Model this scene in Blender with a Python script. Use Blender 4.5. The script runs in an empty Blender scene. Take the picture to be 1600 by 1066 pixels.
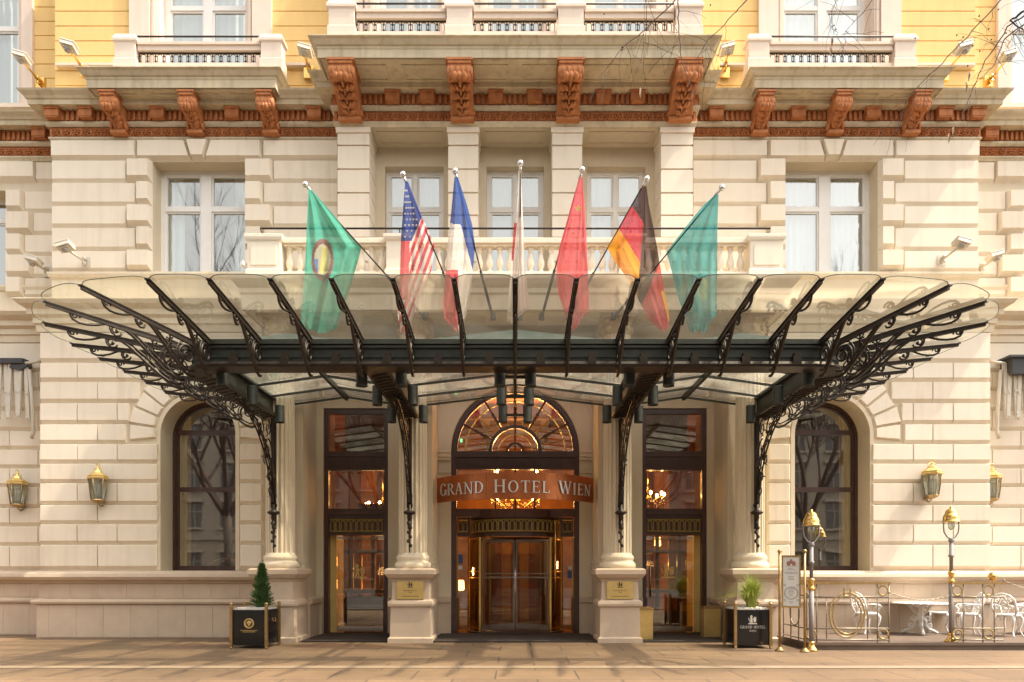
import bpy, bmesh, math, random
import numpy as np
from mathutils import Vector, Matrix, noise
R = math.radians
random.seed(7)
scene = bpy.context.scene
# ---------------------------------------------------------------- camera
F = 1120.0; CX = 805.0; HZ = 893.0; D0 = 17.5; EYE = 1.6     # focal length and vanishing point in photo pixels, camera distance, eye height
cam_d = bpy.data.cameras.new('camera'); cam = bpy.data.objects.new('camera', cam_d)
scene.collection.objects.link(cam)
cam.location = (0, -D0, EYE); cam.rotation_euler = (R(90), 0, 0)
cam_d.sensor_width = 36; cam_d.lens = 36 * F / 1600
cam_d.shift_x = -(CX - 800) / 1600; cam_d.shift_y = (HZ - 533) / 1600
cam_d.clip_end = 500
scene.camera = cam
# ---------------------------------------------------------------- light
SUN = Vector((3.2, -0.62, 5.0)).normalized()
elev = math.asin(SUN.z); azim = math.atan2(SUN.x, SUN.y)
w = bpy.data.worlds.new('World'); scene.world = w; w.use_nodes = True
nt = w.node_tree; bg = nt.nodes['Background']
sky = nt.nodes.new('ShaderNodeTexSky'); sky.sky_type = 'NISHITA'; sky.sun_disc = False
sky.sun_elevation = elev; sky.sun_rotation = azim; sky.dust_density = 4.0; sky.air_density = 1.0; sky.ozone_density = 1.0
hs = nt.nodes.new('ShaderNodeHueSaturation'); hs.inputs['Saturation'].default_value = 0.12
nt.links.new(sky.outputs[0], hs.inputs['Color']); wm = nt.nodes.new('ShaderNodeMix'); wm.data_type = 'RGBA'; wm.blend_type = 'MULTIPLY'; wm.inputs[0].default_value = 1.0; wm.inputs[7].default_value = (1.0, 0.955, 0.90, 1)
nt.links.new(hs.outputs[0], wm.inputs[6]); nt.links.new(wm.outputs[2], bg.inputs[0])
bg.inputs[1].default_value = 0.15
sd = bpy.data.lights.new('sun', 'SUN'); sd.energy = 2.0; sd.angle = R(0.8); sd.color = (1.0, 0.86, 0.68)
so = bpy.data.objects.new('sun', sd); scene.collection.objects.link(so)
so.rotation_euler = SUN.to_track_quat('Z', 'Y').to_euler(); so.location = (20, -20, 40)
vs = scene.view_settings; vs.view_transform = 'Standard'; vs.look = 'None'; vs.gamma = 1.0; vs.exposure = 1.73
scene.render.engine = 'CYCLES'
scene.cycles.max_bounces = 8; scene.cycles.transparent_max_bounces = 24
scene.cycles.caustics_reflective = False; scene.cycles.caustics_refractive = False
# ---------------------------------------------------------------- materials
def new_mat(name):
    m = bpy.data.materials.new(name); m.use_nodes = True
    return m, m.node_tree, m.node_tree.nodes['Principled BSDF']
def mat(name, col, rough=0.7, metal=0.0, var=0.12, scale=3.0, bump=0.0, bscale=40, streak=0.0, coat=0.0, speck=0.0):
    m, t, b = new_mat(name)
    b.inputs['Roughness'].default_value = rough; b.inputs['Metallic'].default_value = metal
    if coat: b.inputs['Coat Weight'].default_value = coat
    tc = t.nodes.new('ShaderNodeTexCoord')
    n = t.nodes.new('ShaderNodeTexNoise'); n.inputs['Scale'].default_value = scale; n.inputs['Detail'].default_value = 8
    n.inputs['Roughness'].default_value = 0.65
    t.links.new(tc.outputs['Object'], n.inputs['Vector'])
    r = t.nodes.new('ShaderNodeValToRGB'); e = r.color_ramp.elements
    e[0].position = 0.3; e[1].position = 0.7
    e[0].color = (*[c * (1 - var) for c in col], 1); e[1].color = (*[min(1, c * (1 + var * 0.6)) for c in col], 1)
    t.links.new(n.outputs['Fac'], r.inputs['Fac'])
    out = r.outputs['Color']
    if streak:
        mp = t.nodes.new('ShaderNodeMapping'); mp.inputs['Scale'].default_value = (4.0, 4.0, 0.35)
        t.links.new(tc.outputs['Object'], mp.inputs['Vector'])
        n2 = t.nodes.new('ShaderNodeTexNoise'); n2.inputs['Scale'].default_value = 1.6; n2.inputs['Detail'].default_value = 6
        t.links.new(mp.outputs[0], n2.inputs['Vector'])
        r2 = t.nodes.new('ShaderNodeMapRange'); r2.inputs[1].default_value = 0.5; r2.inputs[2].default_value = 0.8; r2.inputs[4].default_value = streak
        t.links.new(n2.outputs['Fac'], r2.inputs[0])
        mx = t.nodes.new('ShaderNodeMix'); mx.data_type = 'RGBA'; mx.blend_type = 'MULTIPLY'
        t.links.new(r2.outputs[0], mx.inputs[0]); t.links.new(out, mx.inputs[6]); mx.inputs[7].default_value = (0.62, 0.55, 0.45, 1)
        out = mx.outputs[2]
    if speck:
        n4 = t.nodes.new('ShaderNodeTexNoise'); n4.inputs['Scale'].default_value = 90; n4.inputs['Detail'].default_value = 3
        t.links.new(tc.outputs['Object'], n4.inputs['Vector'])
        mx = t.nodes.new('ShaderNodeMix'); mx.data_type = 'RGBA'; mx.blend_type = 'OVERLAY'; mx.inputs[0].default_value = speck
        t.links.new(out, mx.inputs[6]); t.links.new(n4.outputs['Fac'], mx.inputs[7]); out = mx.outputs[2]
    t.links.new(out, b.inputs['Base Color'])
    if bump:
        n3 = t.nodes.new('ShaderNodeTexNoise'); n3.inputs['Scale'].default_value = bscale; n3.inputs['Detail'].default_value = 5
        t.links.new(tc.outputs['Object'], n3.inputs['Vector'])
        bp = t.nodes.new('ShaderNodeBump'); bp.inputs['Strength'].default_value = bump; bp.inputs['Distance'].default_value = 0.01
        t.links.new(n3.outputs['Fac'], bp.inputs['Height']); t.links.new(bp.outputs[0], b.inputs['Normal'])
    return m
def glass(name, tint, refl, rough=0.02, wav=0.0, base=0.0, top=0.9):
    """thin pane: tinted transparency mixed with a mirror that strengthens at grazing angles"""
    m, t, b = new_mat(name); t.nodes.remove(b)
    o = [n for n in t.nodes if n.type == 'OUTPUT_MATERIAL'][0]
    tr = t.nodes.new('ShaderNodeBsdfTransparent'); tr.inputs[0].default_value = (*tint, 1)
    gl = t.nodes.new('ShaderNodeBsdfGlossy'); gl.inputs['Roughness'].default_value = rough; gl.inputs['Color'].default_value = (0.95, 0.97, 0.95, 1)
    fr = t.nodes.new('ShaderNodeLayerWeight'); fr.inputs['Blend'].default_value = 0.25
    mr = t.nodes.new('ShaderNodeMapRange'); mr.inputs[3].default_value = refl; mr.inputs[4].default_value = top
    t.links.new(fr.outputs['Fresnel'], mr.inputs[0])
    mx = t.nodes.new('ShaderNodeMixShader'); t.links.new(mr.outputs[0], mx.inputs[0])
    t.links.new(tr.outputs[0], mx.inputs[1]); t.links.new(gl.outputs[0], mx.inputs[2])
    if wav:
        tc = t.nodes.new('ShaderNodeTexCoord'); n3 = t.nodes.new('ShaderNodeTexNoise'); n3.inputs['Scale'].default_value = 1.3; n3.inputs['Detail'].default_value = 1
        t.links.new(tc.outputs['Object'], n3.inputs['Vector'])
        bp = t.nodes.new('ShaderNodeBump'); bp.inputs['Strength'].default_value = wav; bp.inputs['Distance'].default_value = 0.02
        t.links.new(n3.outputs['Fac'], bp.inputs['Height']); t.links.new(bp.outputs[0], gl.inputs['Normal'])
    src = mx.outputs[0]
    if base:
        df = t.nodes.new('ShaderNodeBsdfDiffuse'); df.inputs[0].default_value = (0.62, 0.58, 0.46, 1)
        tl = t.nodes.new('ShaderNodeBsdfTranslucent'); tl.inputs[0].default_value = (0.62, 0.6, 0.5, 1)
        md = t.nodes.new('ShaderNodeMixShader'); t.links.new(df.outputs[0], md.inputs[1]); t.links.new(tl.outputs[0], md.inputs[2])
        m2 = t.nodes.new('ShaderNodeMixShader')
        tc2 = t.nodes.new('ShaderNodeTexCoord'); n5 = t.nodes.new('ShaderNodeTexNoise'); n5.inputs['Scale'].default_value = 1.7; n5.inputs['Detail'].default_value = 6
        t.links.new(tc2.outputs['Object'], n5.inputs['Vector'])
        rr = t.nodes.new('ShaderNodeMapRange'); rr.inputs[1].default_value = 0.3; rr.inputs[2].default_value = 0.75
        rr.inputs[3].default_value = base * 0.5; rr.inputs[4].default_value = base * 1.6
        t.links.new(n5.outputs['Fac'], rr.inputs[0]); t.links.new(rr.outputs[0], m2.inputs[0])
        t.links.new(src, m2.inputs[1]); t.links.new(md.outputs[0], m2.inputs[2]); src = m2.outputs[0]
    t.links.new(src, o.inputs[0])
    return m
def emit(name, col, s):
    m, t, b = new_mat(name)
    b.inputs['Base Color'].default_value = (*col, 1); b.inputs['Emission Color'].default_value = (*col, 1); b.inputs['Emission Strength'].default_value = s
    return m
def cloth(name, col, through=0.35):
    m, t, b = new_mat(name)
    o = [n for n in t.nodes if n.type == 'OUTPUT_MATERIAL'][0]
    b.inputs['Base Color'].default_value = (*col, 1); b.inputs['Roughness'].default_value = 0.85
    tl = t.nodes.new('ShaderNodeBsdfTranslucent'); tl.inputs[0].default_value = (*col, 1)
    tp = t.nodes.new('ShaderNodeBsdfTransparent'); tp.inputs[0].default_value = (*[min(1, 0.35 + c * 0.7) for c in col], 1)
    m1 = t.nodes.new('ShaderNodeMixShader'); m1.inputs[0].default_value = 0.4
    m2 = t.nodes.new('ShaderNodeMixShader'); m2.inputs[0].default_value = through * 0.5
    t.links.new(b.outputs[0], m1.inputs[1]); t.links.new(tl.outputs[0], m1.inputs[2])
    t.links.new(m1.outputs[0], m2.inputs[1]); t.links.new(tp.outputs[0], m2.inputs[2]); t.links.new(m2.outputs[0], o.inputs[0])
    return m
M = {}
M['cream'] = mat('cream_render', (0.80, 0.71, 0.575), 0.85, var=0.05, scale=1.2, bump=0.25, bscale=60, streak=0.22)
M['cream2'] = mat('cream_render_greyer', (0.775, 0.685, 0.55), 0.85, var=0.06, scale=1.7, bump=0.25, bscale=60, streak=0.38)
M['cream3'] = mat('cream_render_paler', (0.82, 0.735, 0.60), 0.85, var=0.05, scale=1.0, bump=0.25, bscale=60, streak=0.15)
M['stone'] = mat('cream_stone', (0.74, 0.64, 0.48), 0.85, var=0.07, scale=1.5, bump=0.25, bscale=50, streak=0.35)
M['moss'] = mat('weathered_cornice', (0.62, 0.53, 0.37), 0.9, var=0.18, scale=1.8, bump=0.35, bscale=35, streak=0.75)
M['pinkstone'] = mat('pink_limestone', (0.56, 0.44, 0.325), 0.7, var=0.10, scale=2.5, bump=0.15, bscale=50, streak=0.15, speck=0.12)
M['pale'] = mat('pale_trim', (0.72, 0.60, 0.50), 0.8, var=0.05, scale=2, bump=0.15, streak=0.2)
M['yellow'] = mat('yellow_render', (0.80, 0.55, 0.22), 0.85, var=0.05, scale=1.0, bump=0.2, streak=0.2)
M['terra'] = mat('terracotta', (0.50, 0.19, 0.065), 0.75, var=0.30, scale=9, bump=0.4, bscale=60, streak=0.55)
M['iron'] = mat('dark_bronze_iron', (0.040, 0.030, 0.024), 0.42, metal=0.55, var=0.4, scale=14, bump=0.2, bscale=70)
M['greeniron'] = mat('grey_green_iron', (0.045, 0.050, 0.044), 0.45, metal=0.3, var=0.3, scale=9, bump=0.1)
M['brass'] = mat('polished_brass', (0.78, 0.52, 0.17), 0.24, metal=1.0, var=0.15, scale=8, bump=0.08, bscale=20)
M['oldbrass'] = mat('aged_brass', (0.42, 0.28, 0.12), 0.42, metal=0.85, var=0.3, scale=9, bump=0.15)
M['platebrass'] = mat('brass_plate', (0.75, 0.56, 0.22), 0.38, metal=0.75, var=0.12, scale=4, bump=0.05)
M['goldleaf'] = mat('gold_marking', (0.62, 0.42, 0.16), 0.4, metal=0.6, var=0.1)
M['steel'] = mat('grey_painted_steel', (0.30, 0.28, 0.285), 0.75, metal=0.0, var=0.12)
M['chrome'] = mat('steel', (0.62, 0.6, 0.57), 0.22, metal=1.0, var=0.1)
M['wfrm'] = mat('white_window_paint', (0.80, 0.78, 0.74), 0.45, var=0.04, bump=0.05)
M['bfrm'] = mat('dark_brown_wood', (0.070, 0.034, 0.026), 0.38, var=0.3, scale=5, bump=0.1, coat=0.2)
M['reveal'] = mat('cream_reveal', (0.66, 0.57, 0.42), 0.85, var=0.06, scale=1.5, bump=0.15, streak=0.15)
M['ochre'] = mat('ochre_door_metal', (0.46, 0.34, 0.12), 0.45, metal=0.4, var=0.2, scale=6)
M['curtain'] = mat('white_voile', (0.72, 0.76, 0.76), 0.9, var=0.05)
M['gilt'] = mat('gilt_capital', (0.58, 0.42, 0.20), 0.6, var=0.2)
M['goldcurtain'] = mat('gold_curtain', (0.78, 0.56, 0.20), 0.9, var=0.1)
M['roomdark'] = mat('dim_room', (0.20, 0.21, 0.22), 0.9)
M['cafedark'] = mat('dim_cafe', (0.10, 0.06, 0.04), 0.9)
M['winglass'] = glass('window_glass', (0.72, 0.80, 0.79), 0.34, wav=0.06)
M['darkglass'] = glass('shop_glass', (0.80, 0.78, 0.72), 0.40, wav=0.05)
M['doorglass'] = glass('door_glass', (0.84, 0.80, 0.72), 0.12, wav=0.02)
M['canglass'] = glass('canopy_glass', (0.90, 0.90, 0.82), 0.05, rough=0.05, base=0.075, top=0.4)
M['roofglass'] = glass('canopy_roof_glass', (0.90, 0.90, 0.82), 0.05, rough=0.08, base=0.30, top=0.5)
M['lampglass'] = glass('lantern_glass', (0.80, 0.84, 0.78), 0.12, base=0.15)
M['lamp'] = emit('warm_lamp', (1.0, 0.60, 0.22), 22)
M['lampsoft'] = emit('warm_shade_glow', (1.0, 0.42, 0.10), 6)
M['exitgreen'] = emit('green_exit_glow', (0.1, 0.9, 0.3), 1.5)
M['orangewall'] = mat('amber_lobby_wall', (0.40, 0.165, 0.032), 0.6, var=0.5, scale=1.5)
M['lobbyfloor'] = mat('lobby_marble', (0.13, 0.075, 0.04), 0.2, var=0.2)
M['carpet'] = mat('red_carpet', (0.16, 0.03, 0.02), 0.95, var=0.2)
M['copper'] = mat('copper_sheet', (0.50, 0.16, 0.055), 0.38, metal=0.7, var=0.25, scale=2.2, bump=0.1, bscale=8)
M['letter'] = mat('silver_letter', (0.80, 0.79, 0.78), 0.35, metal=0.35, var=0.04)
M['blackgloss'] = mat('black_lacquer', (0.008, 0.008, 0.009), 0.16, var=0.1)
M['white'] = mat('white_cast_metal', (0.80, 0.79, 0.76), 0.4, var=0.05, bump=0.1)
M['lampcase'] = mat('pale_lamp_case', (0.60, 0.55, 0.46), 0.5, var=0.1)
M['lamplens'] = mat('lamp_lens', (0.35, 0.33, 0.30), 0.2, var=0.1)
M['mat'] = mat('dark_rubber_mat', (0.045, 0.033, 0.027), 0.95, var=0.3, scale=8, bump=0.8, bscale=160)
M['bark'] = mat('bark', (0.10, 0.075, 0.055), 0.9, var=0.35, scale=8, bump=0.6, bscale=30)
M['twig'] = mat('twig', (0.075, 0.045, 0.035), 0.85, var=0.3)
M['conifer'] = mat('conifer_leaf', (0.06, 0.135, 0.035), 0.75, var=0.5, scale=9)
M['grassleaf'] = mat('grass_blade', (0.38, 0.44, 0.08), 0.6, var=0.4, scale=6)
M['pebble'] = mat('white_pebble', (0.60, 0.56, 0.50), 0.7)
M['paper'] = mat('printed_card', (0.66, 0.66, 0.63), 0.5, var=0.05)
M['ink'] = mat('ink', (0.05, 0.04, 0.04), 0.7)
M['darkink'] = mat('engraved_dark', (0.06, 0.045, 0.02), 0.6)
M['blue'] = mat('blue_sticker', (0.03, 0.08, 0.22), 0.5)
M['signyellow'] = mat('warning_yellow', (0.80, 0.60, 0.04), 0.5)
M['awning'] = mat('dark_awning_fabric', (0.06, 0.06, 0.065), 0.8)
M['redware'] = mat('terrace_deck', (0.135, 0.095, 0.070), 0.7, var=0.2, scale=3, bump=0.3)
# ---------------------------------------------------------------- mesh builder
class MB:
    def __init__(s): s.v = []; s.f = []; s.m = []; s.cm = 0; s.sm = []; s.smooth = False
    def add(s, vs_, fs):
        n = len(s.v); s.v += [tuple(p) for p in vs_]
        for f in fs: s.f.append([n + i for i in f]); s.m.append(s.cm); s.sm.append(s.smooth)
    def box(s, x0, x1, y0, y1, z0, z1):
        if x0 > x1: x0, x1 = x1, x0
        if y0 > y1: y0, y1 = y1, y0
        if z0 > z1: z0, z1 = z1, z0
        s.add([(x0,y0,z0),(x1,y0,z0),(x1,y1,z0),(x0,y1,z0),(x0,y0,z1),(x1,y0,z1),(x1,y1,z1),(x0,y1,z1)],
              [(0,3,2,1),(4,5,6,7),(0,1,5,4),(1,2,6,5),(2,3,7,6),(3,0,4,7)])
    def block(s, x0, x1, z0, z1, y, t, bt=0.022, bb=0.085, bs=0.014):
        """facade block in front of plane y, thickness t, bevelled towards its front"""
        a = [(x0,y,z0),(x1,y,z0),(x1,y,z1),(x0,y,z1)]; yf = y - t
        b = [(x0+bs,yf,z0+bb),(x1-bs,yf,z0+bb),(x1-bs,yf,z1-bt),(x0+bs,yf,z1-bt)]
        s.add(a + b, [(4,5,6,7),(0,1,5,4),(1,2,6,5),(2,3,7,6),(3,0,4,7)])
    def prism(s, pts, a, b, plane='xz', off=0):
        """polygon pts extruded from a to b along the axis missing from plane"""
        n = len(pts)
        def P(u, v, w_):
            return {'xz': (u, w_, v), 'yz': (w_, u, v), 'xy': (u, v, w_)}[plane]
        vv = [P(u, v, a) for u, v in pts] + [P(u, v, b) for u, v in pts]
        s.add(vv, [list(range(n))[::-1], [n + i for i in range(n)]] + [(i, (i+1) % n, n + (i+1) % n, n + i) for i in range(n)])
    def tube(s, pts, r, n=6, r2=None, closed=False, caps=True):
        pts = [Vector(p) for p in pts]; k = len(pts)
        if r2 is None: r2 = r
        rs = r if isinstance(r, (list, tuple)) else [r + (r2 - r) * i / max(1, k-1) for i in range(k)]
        rings = []; up = None
        for i in range(k):
            if closed: d = pts[(i+1) % k] - pts[i-1]
            else: d = pts[min(i+1, k-1)] - pts[max(i-1, 0)]
            if d.length < 1e-9: d = Vector((0,0,1))
            d.normalize()
            if up is None:
                up = Vector((0,0,1)) if abs(d.z) < 0.9 else Vector((0,1,0))
            a = d.cross(up)
            if a.length < 1e-6: a = d.orthogonal()
            a.normalize(); b = a.cross(d).normalized(); up = b
            rings.append([pts[i] + (a * math.cos(2*math.pi*j/n) + b * math.sin(2*math.pi*j/n)) * rs[i] for j in range(n)])
        vv = [p for rg in rings for p in rg]; ff = []
        for i in range(k if closed else k-1):
            i2 = (i+1) % k
            for j in range(n):
                ff.append((i*n+j, i*n+(j+1) % n, i2*n+(j+1) % n, i2*n+j))
        if caps and not closed: ff += [list(range(n))[::-1], [(k-1)*n + j for j in range(n)]]
        o = s.smooth; s.smooth = n > 4; s.add(vv, ff); s.smooth = o
    def lathe(s, prof, c=(0,0,0), n=16, axis='z', sm=True, sx=1.0, sy=1.0):
        vv = []; ff = []
        for r, z in prof:
            for j in range(n):
                a = 2*math.pi*(j+.5)/n; x = r*math.cos(a)*sx; y = r*math.sin(a)*sy
                p = (x, y, z) if axis == 'z' else ((x, z, y) if axis == 'y' else (z, x, y))
                vv.append((p[0]+c[0], p[1]+c[1], p[2]+c[2]))
        for i in range(len(prof)-1):
            for j in range(n):
                q = (i*n+j, i*n+(j+1) % n, (i+1)*n+(j+1) % n, (i+1)*n+j)
                ff.append(q if axis != 'y' else q[::-1])
        ff += [list(range(n))[::-1], [(len(prof)-1)*n+j for j in range(n)]]
        o = s.smooth; s.smooth = sm; s.add(vv, ff); s.smooth = o
    def ball(s, c, rx, ry=None, rz=None, n=8, m=5, rot=None):
        ry = rx if ry is None else ry; rz = rx if rz is None else rz
        vv = []; ff = []
        for i in range(m+1):
            t = math.pi*i/m
            for j in range(n):
                a = 2*math.pi*j/n
                p = Vector((rx*math.sin(t)*math.cos(a), ry*math.sin(t)*math.sin(a), -rz*math.cos(t)))
                if rot is not None: p = rot @ p
                vv.append((p.x+c[0], p.y+c[1], p.z+c[2]))
        for i in range(m):
            for j in range(n): ff.append((i*n+j, i*n+(j+1) % n, (i+1)*n+(j+1) % n, (i+1)*n+j))
        o = s.smooth; s.smooth = True; s.add(vv, ff); s.smooth = o
    def sweep(s, path, prof, closed=False):
        """closed profile (offset to the right of travel, z) carried along a ground-plan path of (x, y)"""
        k = len(path); n = len(prof); vv = []; ff = []
        for i in range(k):
            p = Vector(path[i])
            d0 = (p - Vector(path[i-1])).normalized() if (i or closed) else None
            d1 = (Vector(path[(i+1) % k]) - p).normalized() if (i < k-1 or closed) else None
            d0 = d0 or d1; d1 = d1 or d0
            n0 = Vector((d0.y, -d0.x)); n1 = Vector((d1.y, -d1.x))
            b = (n0 + n1); b = b / max(0.3, (1 + n0.dot(n1)))
            for o_, z in prof: vv.append((p.x + b.x*o_, p.y + b.y*o_, z))
        for i in range(k if closed else k-1):
            i2 = (i+1) % k
            for j in range(n): ff.append((i*n+j, i*n+(j+1) % n, i2*n+(j+1) % n, i2*n+j))
        if not closed: ff += [list(range(n)), [(k-1)*n+j for j in range(n)][::-1]]
        s.add(vv, ff)
    def xf(s, mtx, i0=0):
        for i in range(i0, len(s.v)): s.v[i] = tuple(mtx @ Vector(s.v[i]))
    def split(s):
        n = len(s.v); root = list(range(n))
        def find(a):
            while root[a] != a: root[a] = root[root[a]]; a = root[a]
            return a
        for f in s.f:
            a = find(f[0])
            for b in f[1:]: root[find(b)] = a
        isl = {}
        for i in range(n): isl.setdefault(find(i), []).append(i)
        keys = list(isl); V = np.array(s.v); lo = np.array([V[isl[k]].min(0) for k in keys]); hi = np.array([V[isl[k]].max(0) for k in keys])
        sz = np.linalg.norm(hi-lo, axis=1); k = len(keys); lab = np.full(k, -1); c = 0
        for i in range(k):
            if lab[i] >= 0: continue
            lab[i] = c; st = [i]
            while st:
                j = st.pop(); gap = np.maximum(0, np.maximum(lo - hi[j], lo[j] - hi)); d = np.sqrt((gap**2).sum(1))
                for q in np.nonzero((d <= np.maximum(.02, .48*np.maximum(sz, sz[j]))) & (lab < 0))[0]: lab[q] = c; st.append(q)
            c += 1
        if c == 1: return [s]
        which = {}
        for kk, l in zip(keys, lab):
            for i in isl[kk]: which[i] = l
        out = [MB() for _ in range(c)]; mp_ = {}
        for i in range(n):
            o = out[which[i]]; mp_[i] = len(o.v); o.v.append(s.v[i])
        for f, m_, sm in zip(s.f, s.m, s.sm): o = out[which[f[0]]]; o.f.append([mp_[i] for i in f]); o.m.append(m_); o.sm.append(sm)
        return out
    def build(s, name, mats, parent=None, loc=(0,0,0), fix=True, rot=None):
        if parent is not None and (parent.name == 'hotel_building' or name in ('drum_glass','blue_sticker','white_sticker','dry_leaf','drum_frame','soffit_panel','lettering','ornament','screw')) and len(s.f) < 60000:
            ps = s.split()
            if len(ps) > 1: return [MB.build(p, name, mats, parent, loc, fix, rot) for p in ps][0]
        me = bpy.data.meshes.new(name); me.from_pydata(s.v, [], s.f)
        mats = mats if isinstance(mats, (list, tuple)) else [mats]
        for m_ in mats: me.materials.append(m_)
        me.polygons.foreach_set('material_index', s.m); me.polygons.foreach_set('use_smooth', s.sm)
        me.update()
        if fix:
            bm = bmesh.new(); bm.from_mesh(me); bmesh.ops.recalc_face_normals(bm, faces=bm.faces); bm.to_mesh(me); bm.free()
        o = bpy.data.objects.new(name, me); scene.collection.objects.link(o)
        o.location = loc
        if rot: o.rotation_euler = rot
        if parent: o.parent = parent
        return o
def tag(o, label=None, cat=None, group=None, kind=None):
    if label: o['label'] = label
    if cat: o['category'] = cat
    if group: o['group'] = group
    if kind: o['kind'] = kind
    return o
def empty(name, loc=(0,0,0), rz=0, label=None, cat=None, group=None, parent=None):
    o = bpy.data.objects.new(name, None); scene.collection.objects.link(o); o.empty_display_size = 0.2
    o.location = loc; o.rotation_euler = (0,0,rz)
    if parent: o.parent = parent
    return tag(o, label, cat, group)
def copy_tree(o, parent=None):
    c = o.copy(); scene.collection.objects.link(c); c.parent = parent
    for ch in list(o.children):
        if ch is not c: copy_tree(ch, c)
    return c
def dup(root, loc, rz=0, label=None, scale=None):
    c = copy_tree(root); c.location = loc; c.rotation_euler = (0,0,rz)
    if label: c['label'] = label
    if scale: c.scale = scale
    return c
def X(px, y): return (px - CX) * (D0 + y) / F
def Z(py, y): return EYE + (HZ - py) * (D0 + y) / F
def arc(cx, cy, r, a0, a1, n, ry=None):
    ry = r if ry is None else ry
    return [(cx + r*math.cos(R(a0 + (a1-a0)*i/n)), cy + ry*math.sin(R(a0 + (a1-a0)*i/n))) for i in range(n+1)]
def spiral(cx, cy, r0, r1, a0, a1, n):
    return [(cx + (r0+(r1-r0)*i/n)*math.cos(R(a0+(a1-a0)*i/n)), cy + (r0+(r1-r0)*i/n)*math.sin(R(a0+(a1-a0)*i/n))) for i in range(n+1)]
# ---------------------------------------------------------------- serif lettering
GL = {
 'G': (.78, [('a',.42,.5,.38,.5,40,325,.13),('l',.72,.06,.72,.42,.12),('l',.56,.43,.86,.43,.04)]),
 'R': (.72, [('l',.15,0,.15,1,.13),('a',.36,.745,.26,.235,-90,90,.12),('l',.15,.98,.37,.98,.05),('l',.15,.51,.37,.51,.05),('l',.38,.5,.70,.02,.12),('l',.02,.02,.30,.02,.04),('l',.02,.98,.15,.98,.04)]),
 'A': (.74, [('l',.10,.0,.38,1,.05),('l',.38,1,.66,0,.13),('l',.2,.35,.54,.35,.045),('l',.0,.02,.22,.02,.04),('l',.52,.02,.78,.02,.04)]),
 'N': (.82, [('l',.15,0,.15,1,.05),('l',.13,1,.68,0,.13),('l',.70,0,.70,1,.05),('l',.02,.02,.28,.02,.04),('l',.0,.98,.18,.98,.04),('l',.58,.98,.84,.98,.04)]),
 'D': (.80, [('l',.15,0,.15,1,.13),('a',.34,.5,.38,.48,-90,90,.12),('l',.15,.98,.36,.98,.045),('l',.15,.02,.36,.02,.045),('l',.02,.02,.15,.02,.04),('l',.02,.98,.15,.98,.04)]),
 'H': (.84, [('l',.15,0,.15,1,.13),('l',.69,0,.69,1,.13),('l',.15,.52,.69,.52,.05),('l',.02,.02,.28,.02,.04),('l',.02,.98,.28,.98,.04),('l',.56,.02,.82,.02,.04),('l',.56,.98,.82,.98,.04)]),
 'O': (.86, [('a',.42,.5,.38,.5,0,360,.13)]),
 'T': (.70, [('l',.34,0,.34,1,.13),('l',.02,.975,.66,.975,.05),('l',.035,.82,.035,.98,.04),('l',.645,.82,.645,.98,.04),('l',.2,.02,.48,.02,.04)]),
 'E': (.66, [('l',.15,0,.15,1,.13),('l',.02,.975,.56,.975,.05),('l',.02,.025,.58,.025,.05),('l',.15,.52,.44,.52,.045),('l',.55,.82,.55,.98,.04),('l',.58,.02,.58,.2,.04),('l',.44,.43,.44,.61,.035)]),
 'L': (.62, [('l',.15,0,.15,1,.13),('l',.02,.025,.56,.025,.05),('l',.56,.02,.56,.22,.04),('l',.02,.98,.28,.98,.04)]),
 'W': (1.08,[('l',.08,1,.32,0,.13),('l',.32,0,.54,.9,.05),('l',.50,1,.74,0,.13),('l',.74,0,.96,1,.05),('l',-.02,.98,.2,.98,.04),('l',.40,.98,.62,.98,.04),('l',.86,.98,1.06,.98,.04)]),
 'I': (.34, [('l',.15,0,.15,1,.13),('l',.02,.02,.28,.02,.04),('l',.02,.98,.28,.98,.04)]),
 'P': (.64, [('l',.15,0,.15,1,.13),('a',.34,.745,.25,.235,-90,90,.12),('l',.15,.98,.36,.98,.05),('l',.15,.51,.36,.51,.05)]),
 'U': (.74, [('l',.12,.3,.12,1,.12),('a',.37,.3,.25,.28,180,360,.1),('l',.62,.3,.62,1,.1)]),
 'S': (.6, [('a',.3,.73,.22,.24,20,270,.11),('a',.3,.26,.24,.25,-160,90,.11)]),
}
def text_width(s_, sp=.10, h=1): return sum((GL[c][0] + sp if c != ' ' else .42) * h for c in s_) - sp*h
def text_polys(s_, h, sp=.10):
    """list of (polygon, order) in a plane, origin at the left of the baseline"""
    out = []; x = 0
    for c in s_:
        if c == ' ': x += .42*h; continue
        wd, st = GL[c]
        for k, q in enumerate(st):
            if q[0] == 'l':
                _, x0, y0, x1, y1, t = q; dx, dy = x1-x0, y1-y0
                if abs(dy) > abs(dx)*0.8: poly = [(x0-t/2,y0),(x0+t/2,y0),(x1+t/2,y1),(x1-t/2,y1)]
                else: poly = [(x0,y0-t/2),(x1,y1-t/2),(x1,y1+t/2),(x0,y0+t/2)]
                out.append(([(x+a*h, b*h) for a, b in poly], k))
            else:
                _, cx, cy, rx, ry, a0, a1, t = q; n = max(8, int(abs(a1-a0)/15))
                for i in range(n):
                    pts = []
                    for aa, inn in ((i,0),(i+1,0),(i+1,1),(i,1)):
                        a = R(a0 + (a1-a0)*aa/n); wdt = .04 + (t-.04)*abs(math.cos(a))
                        rr = 1 if not inn else 0
                        pts.append((cx + (rx - (0 if rr else wdt))*math.cos(a), cy + (ry - (0 if rr else wdt))*math.sin(a)))
                    out.append(([(x+a*h, b*h) for a, b in pts], k))
        x += (wd + sp)*h
    return out
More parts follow.
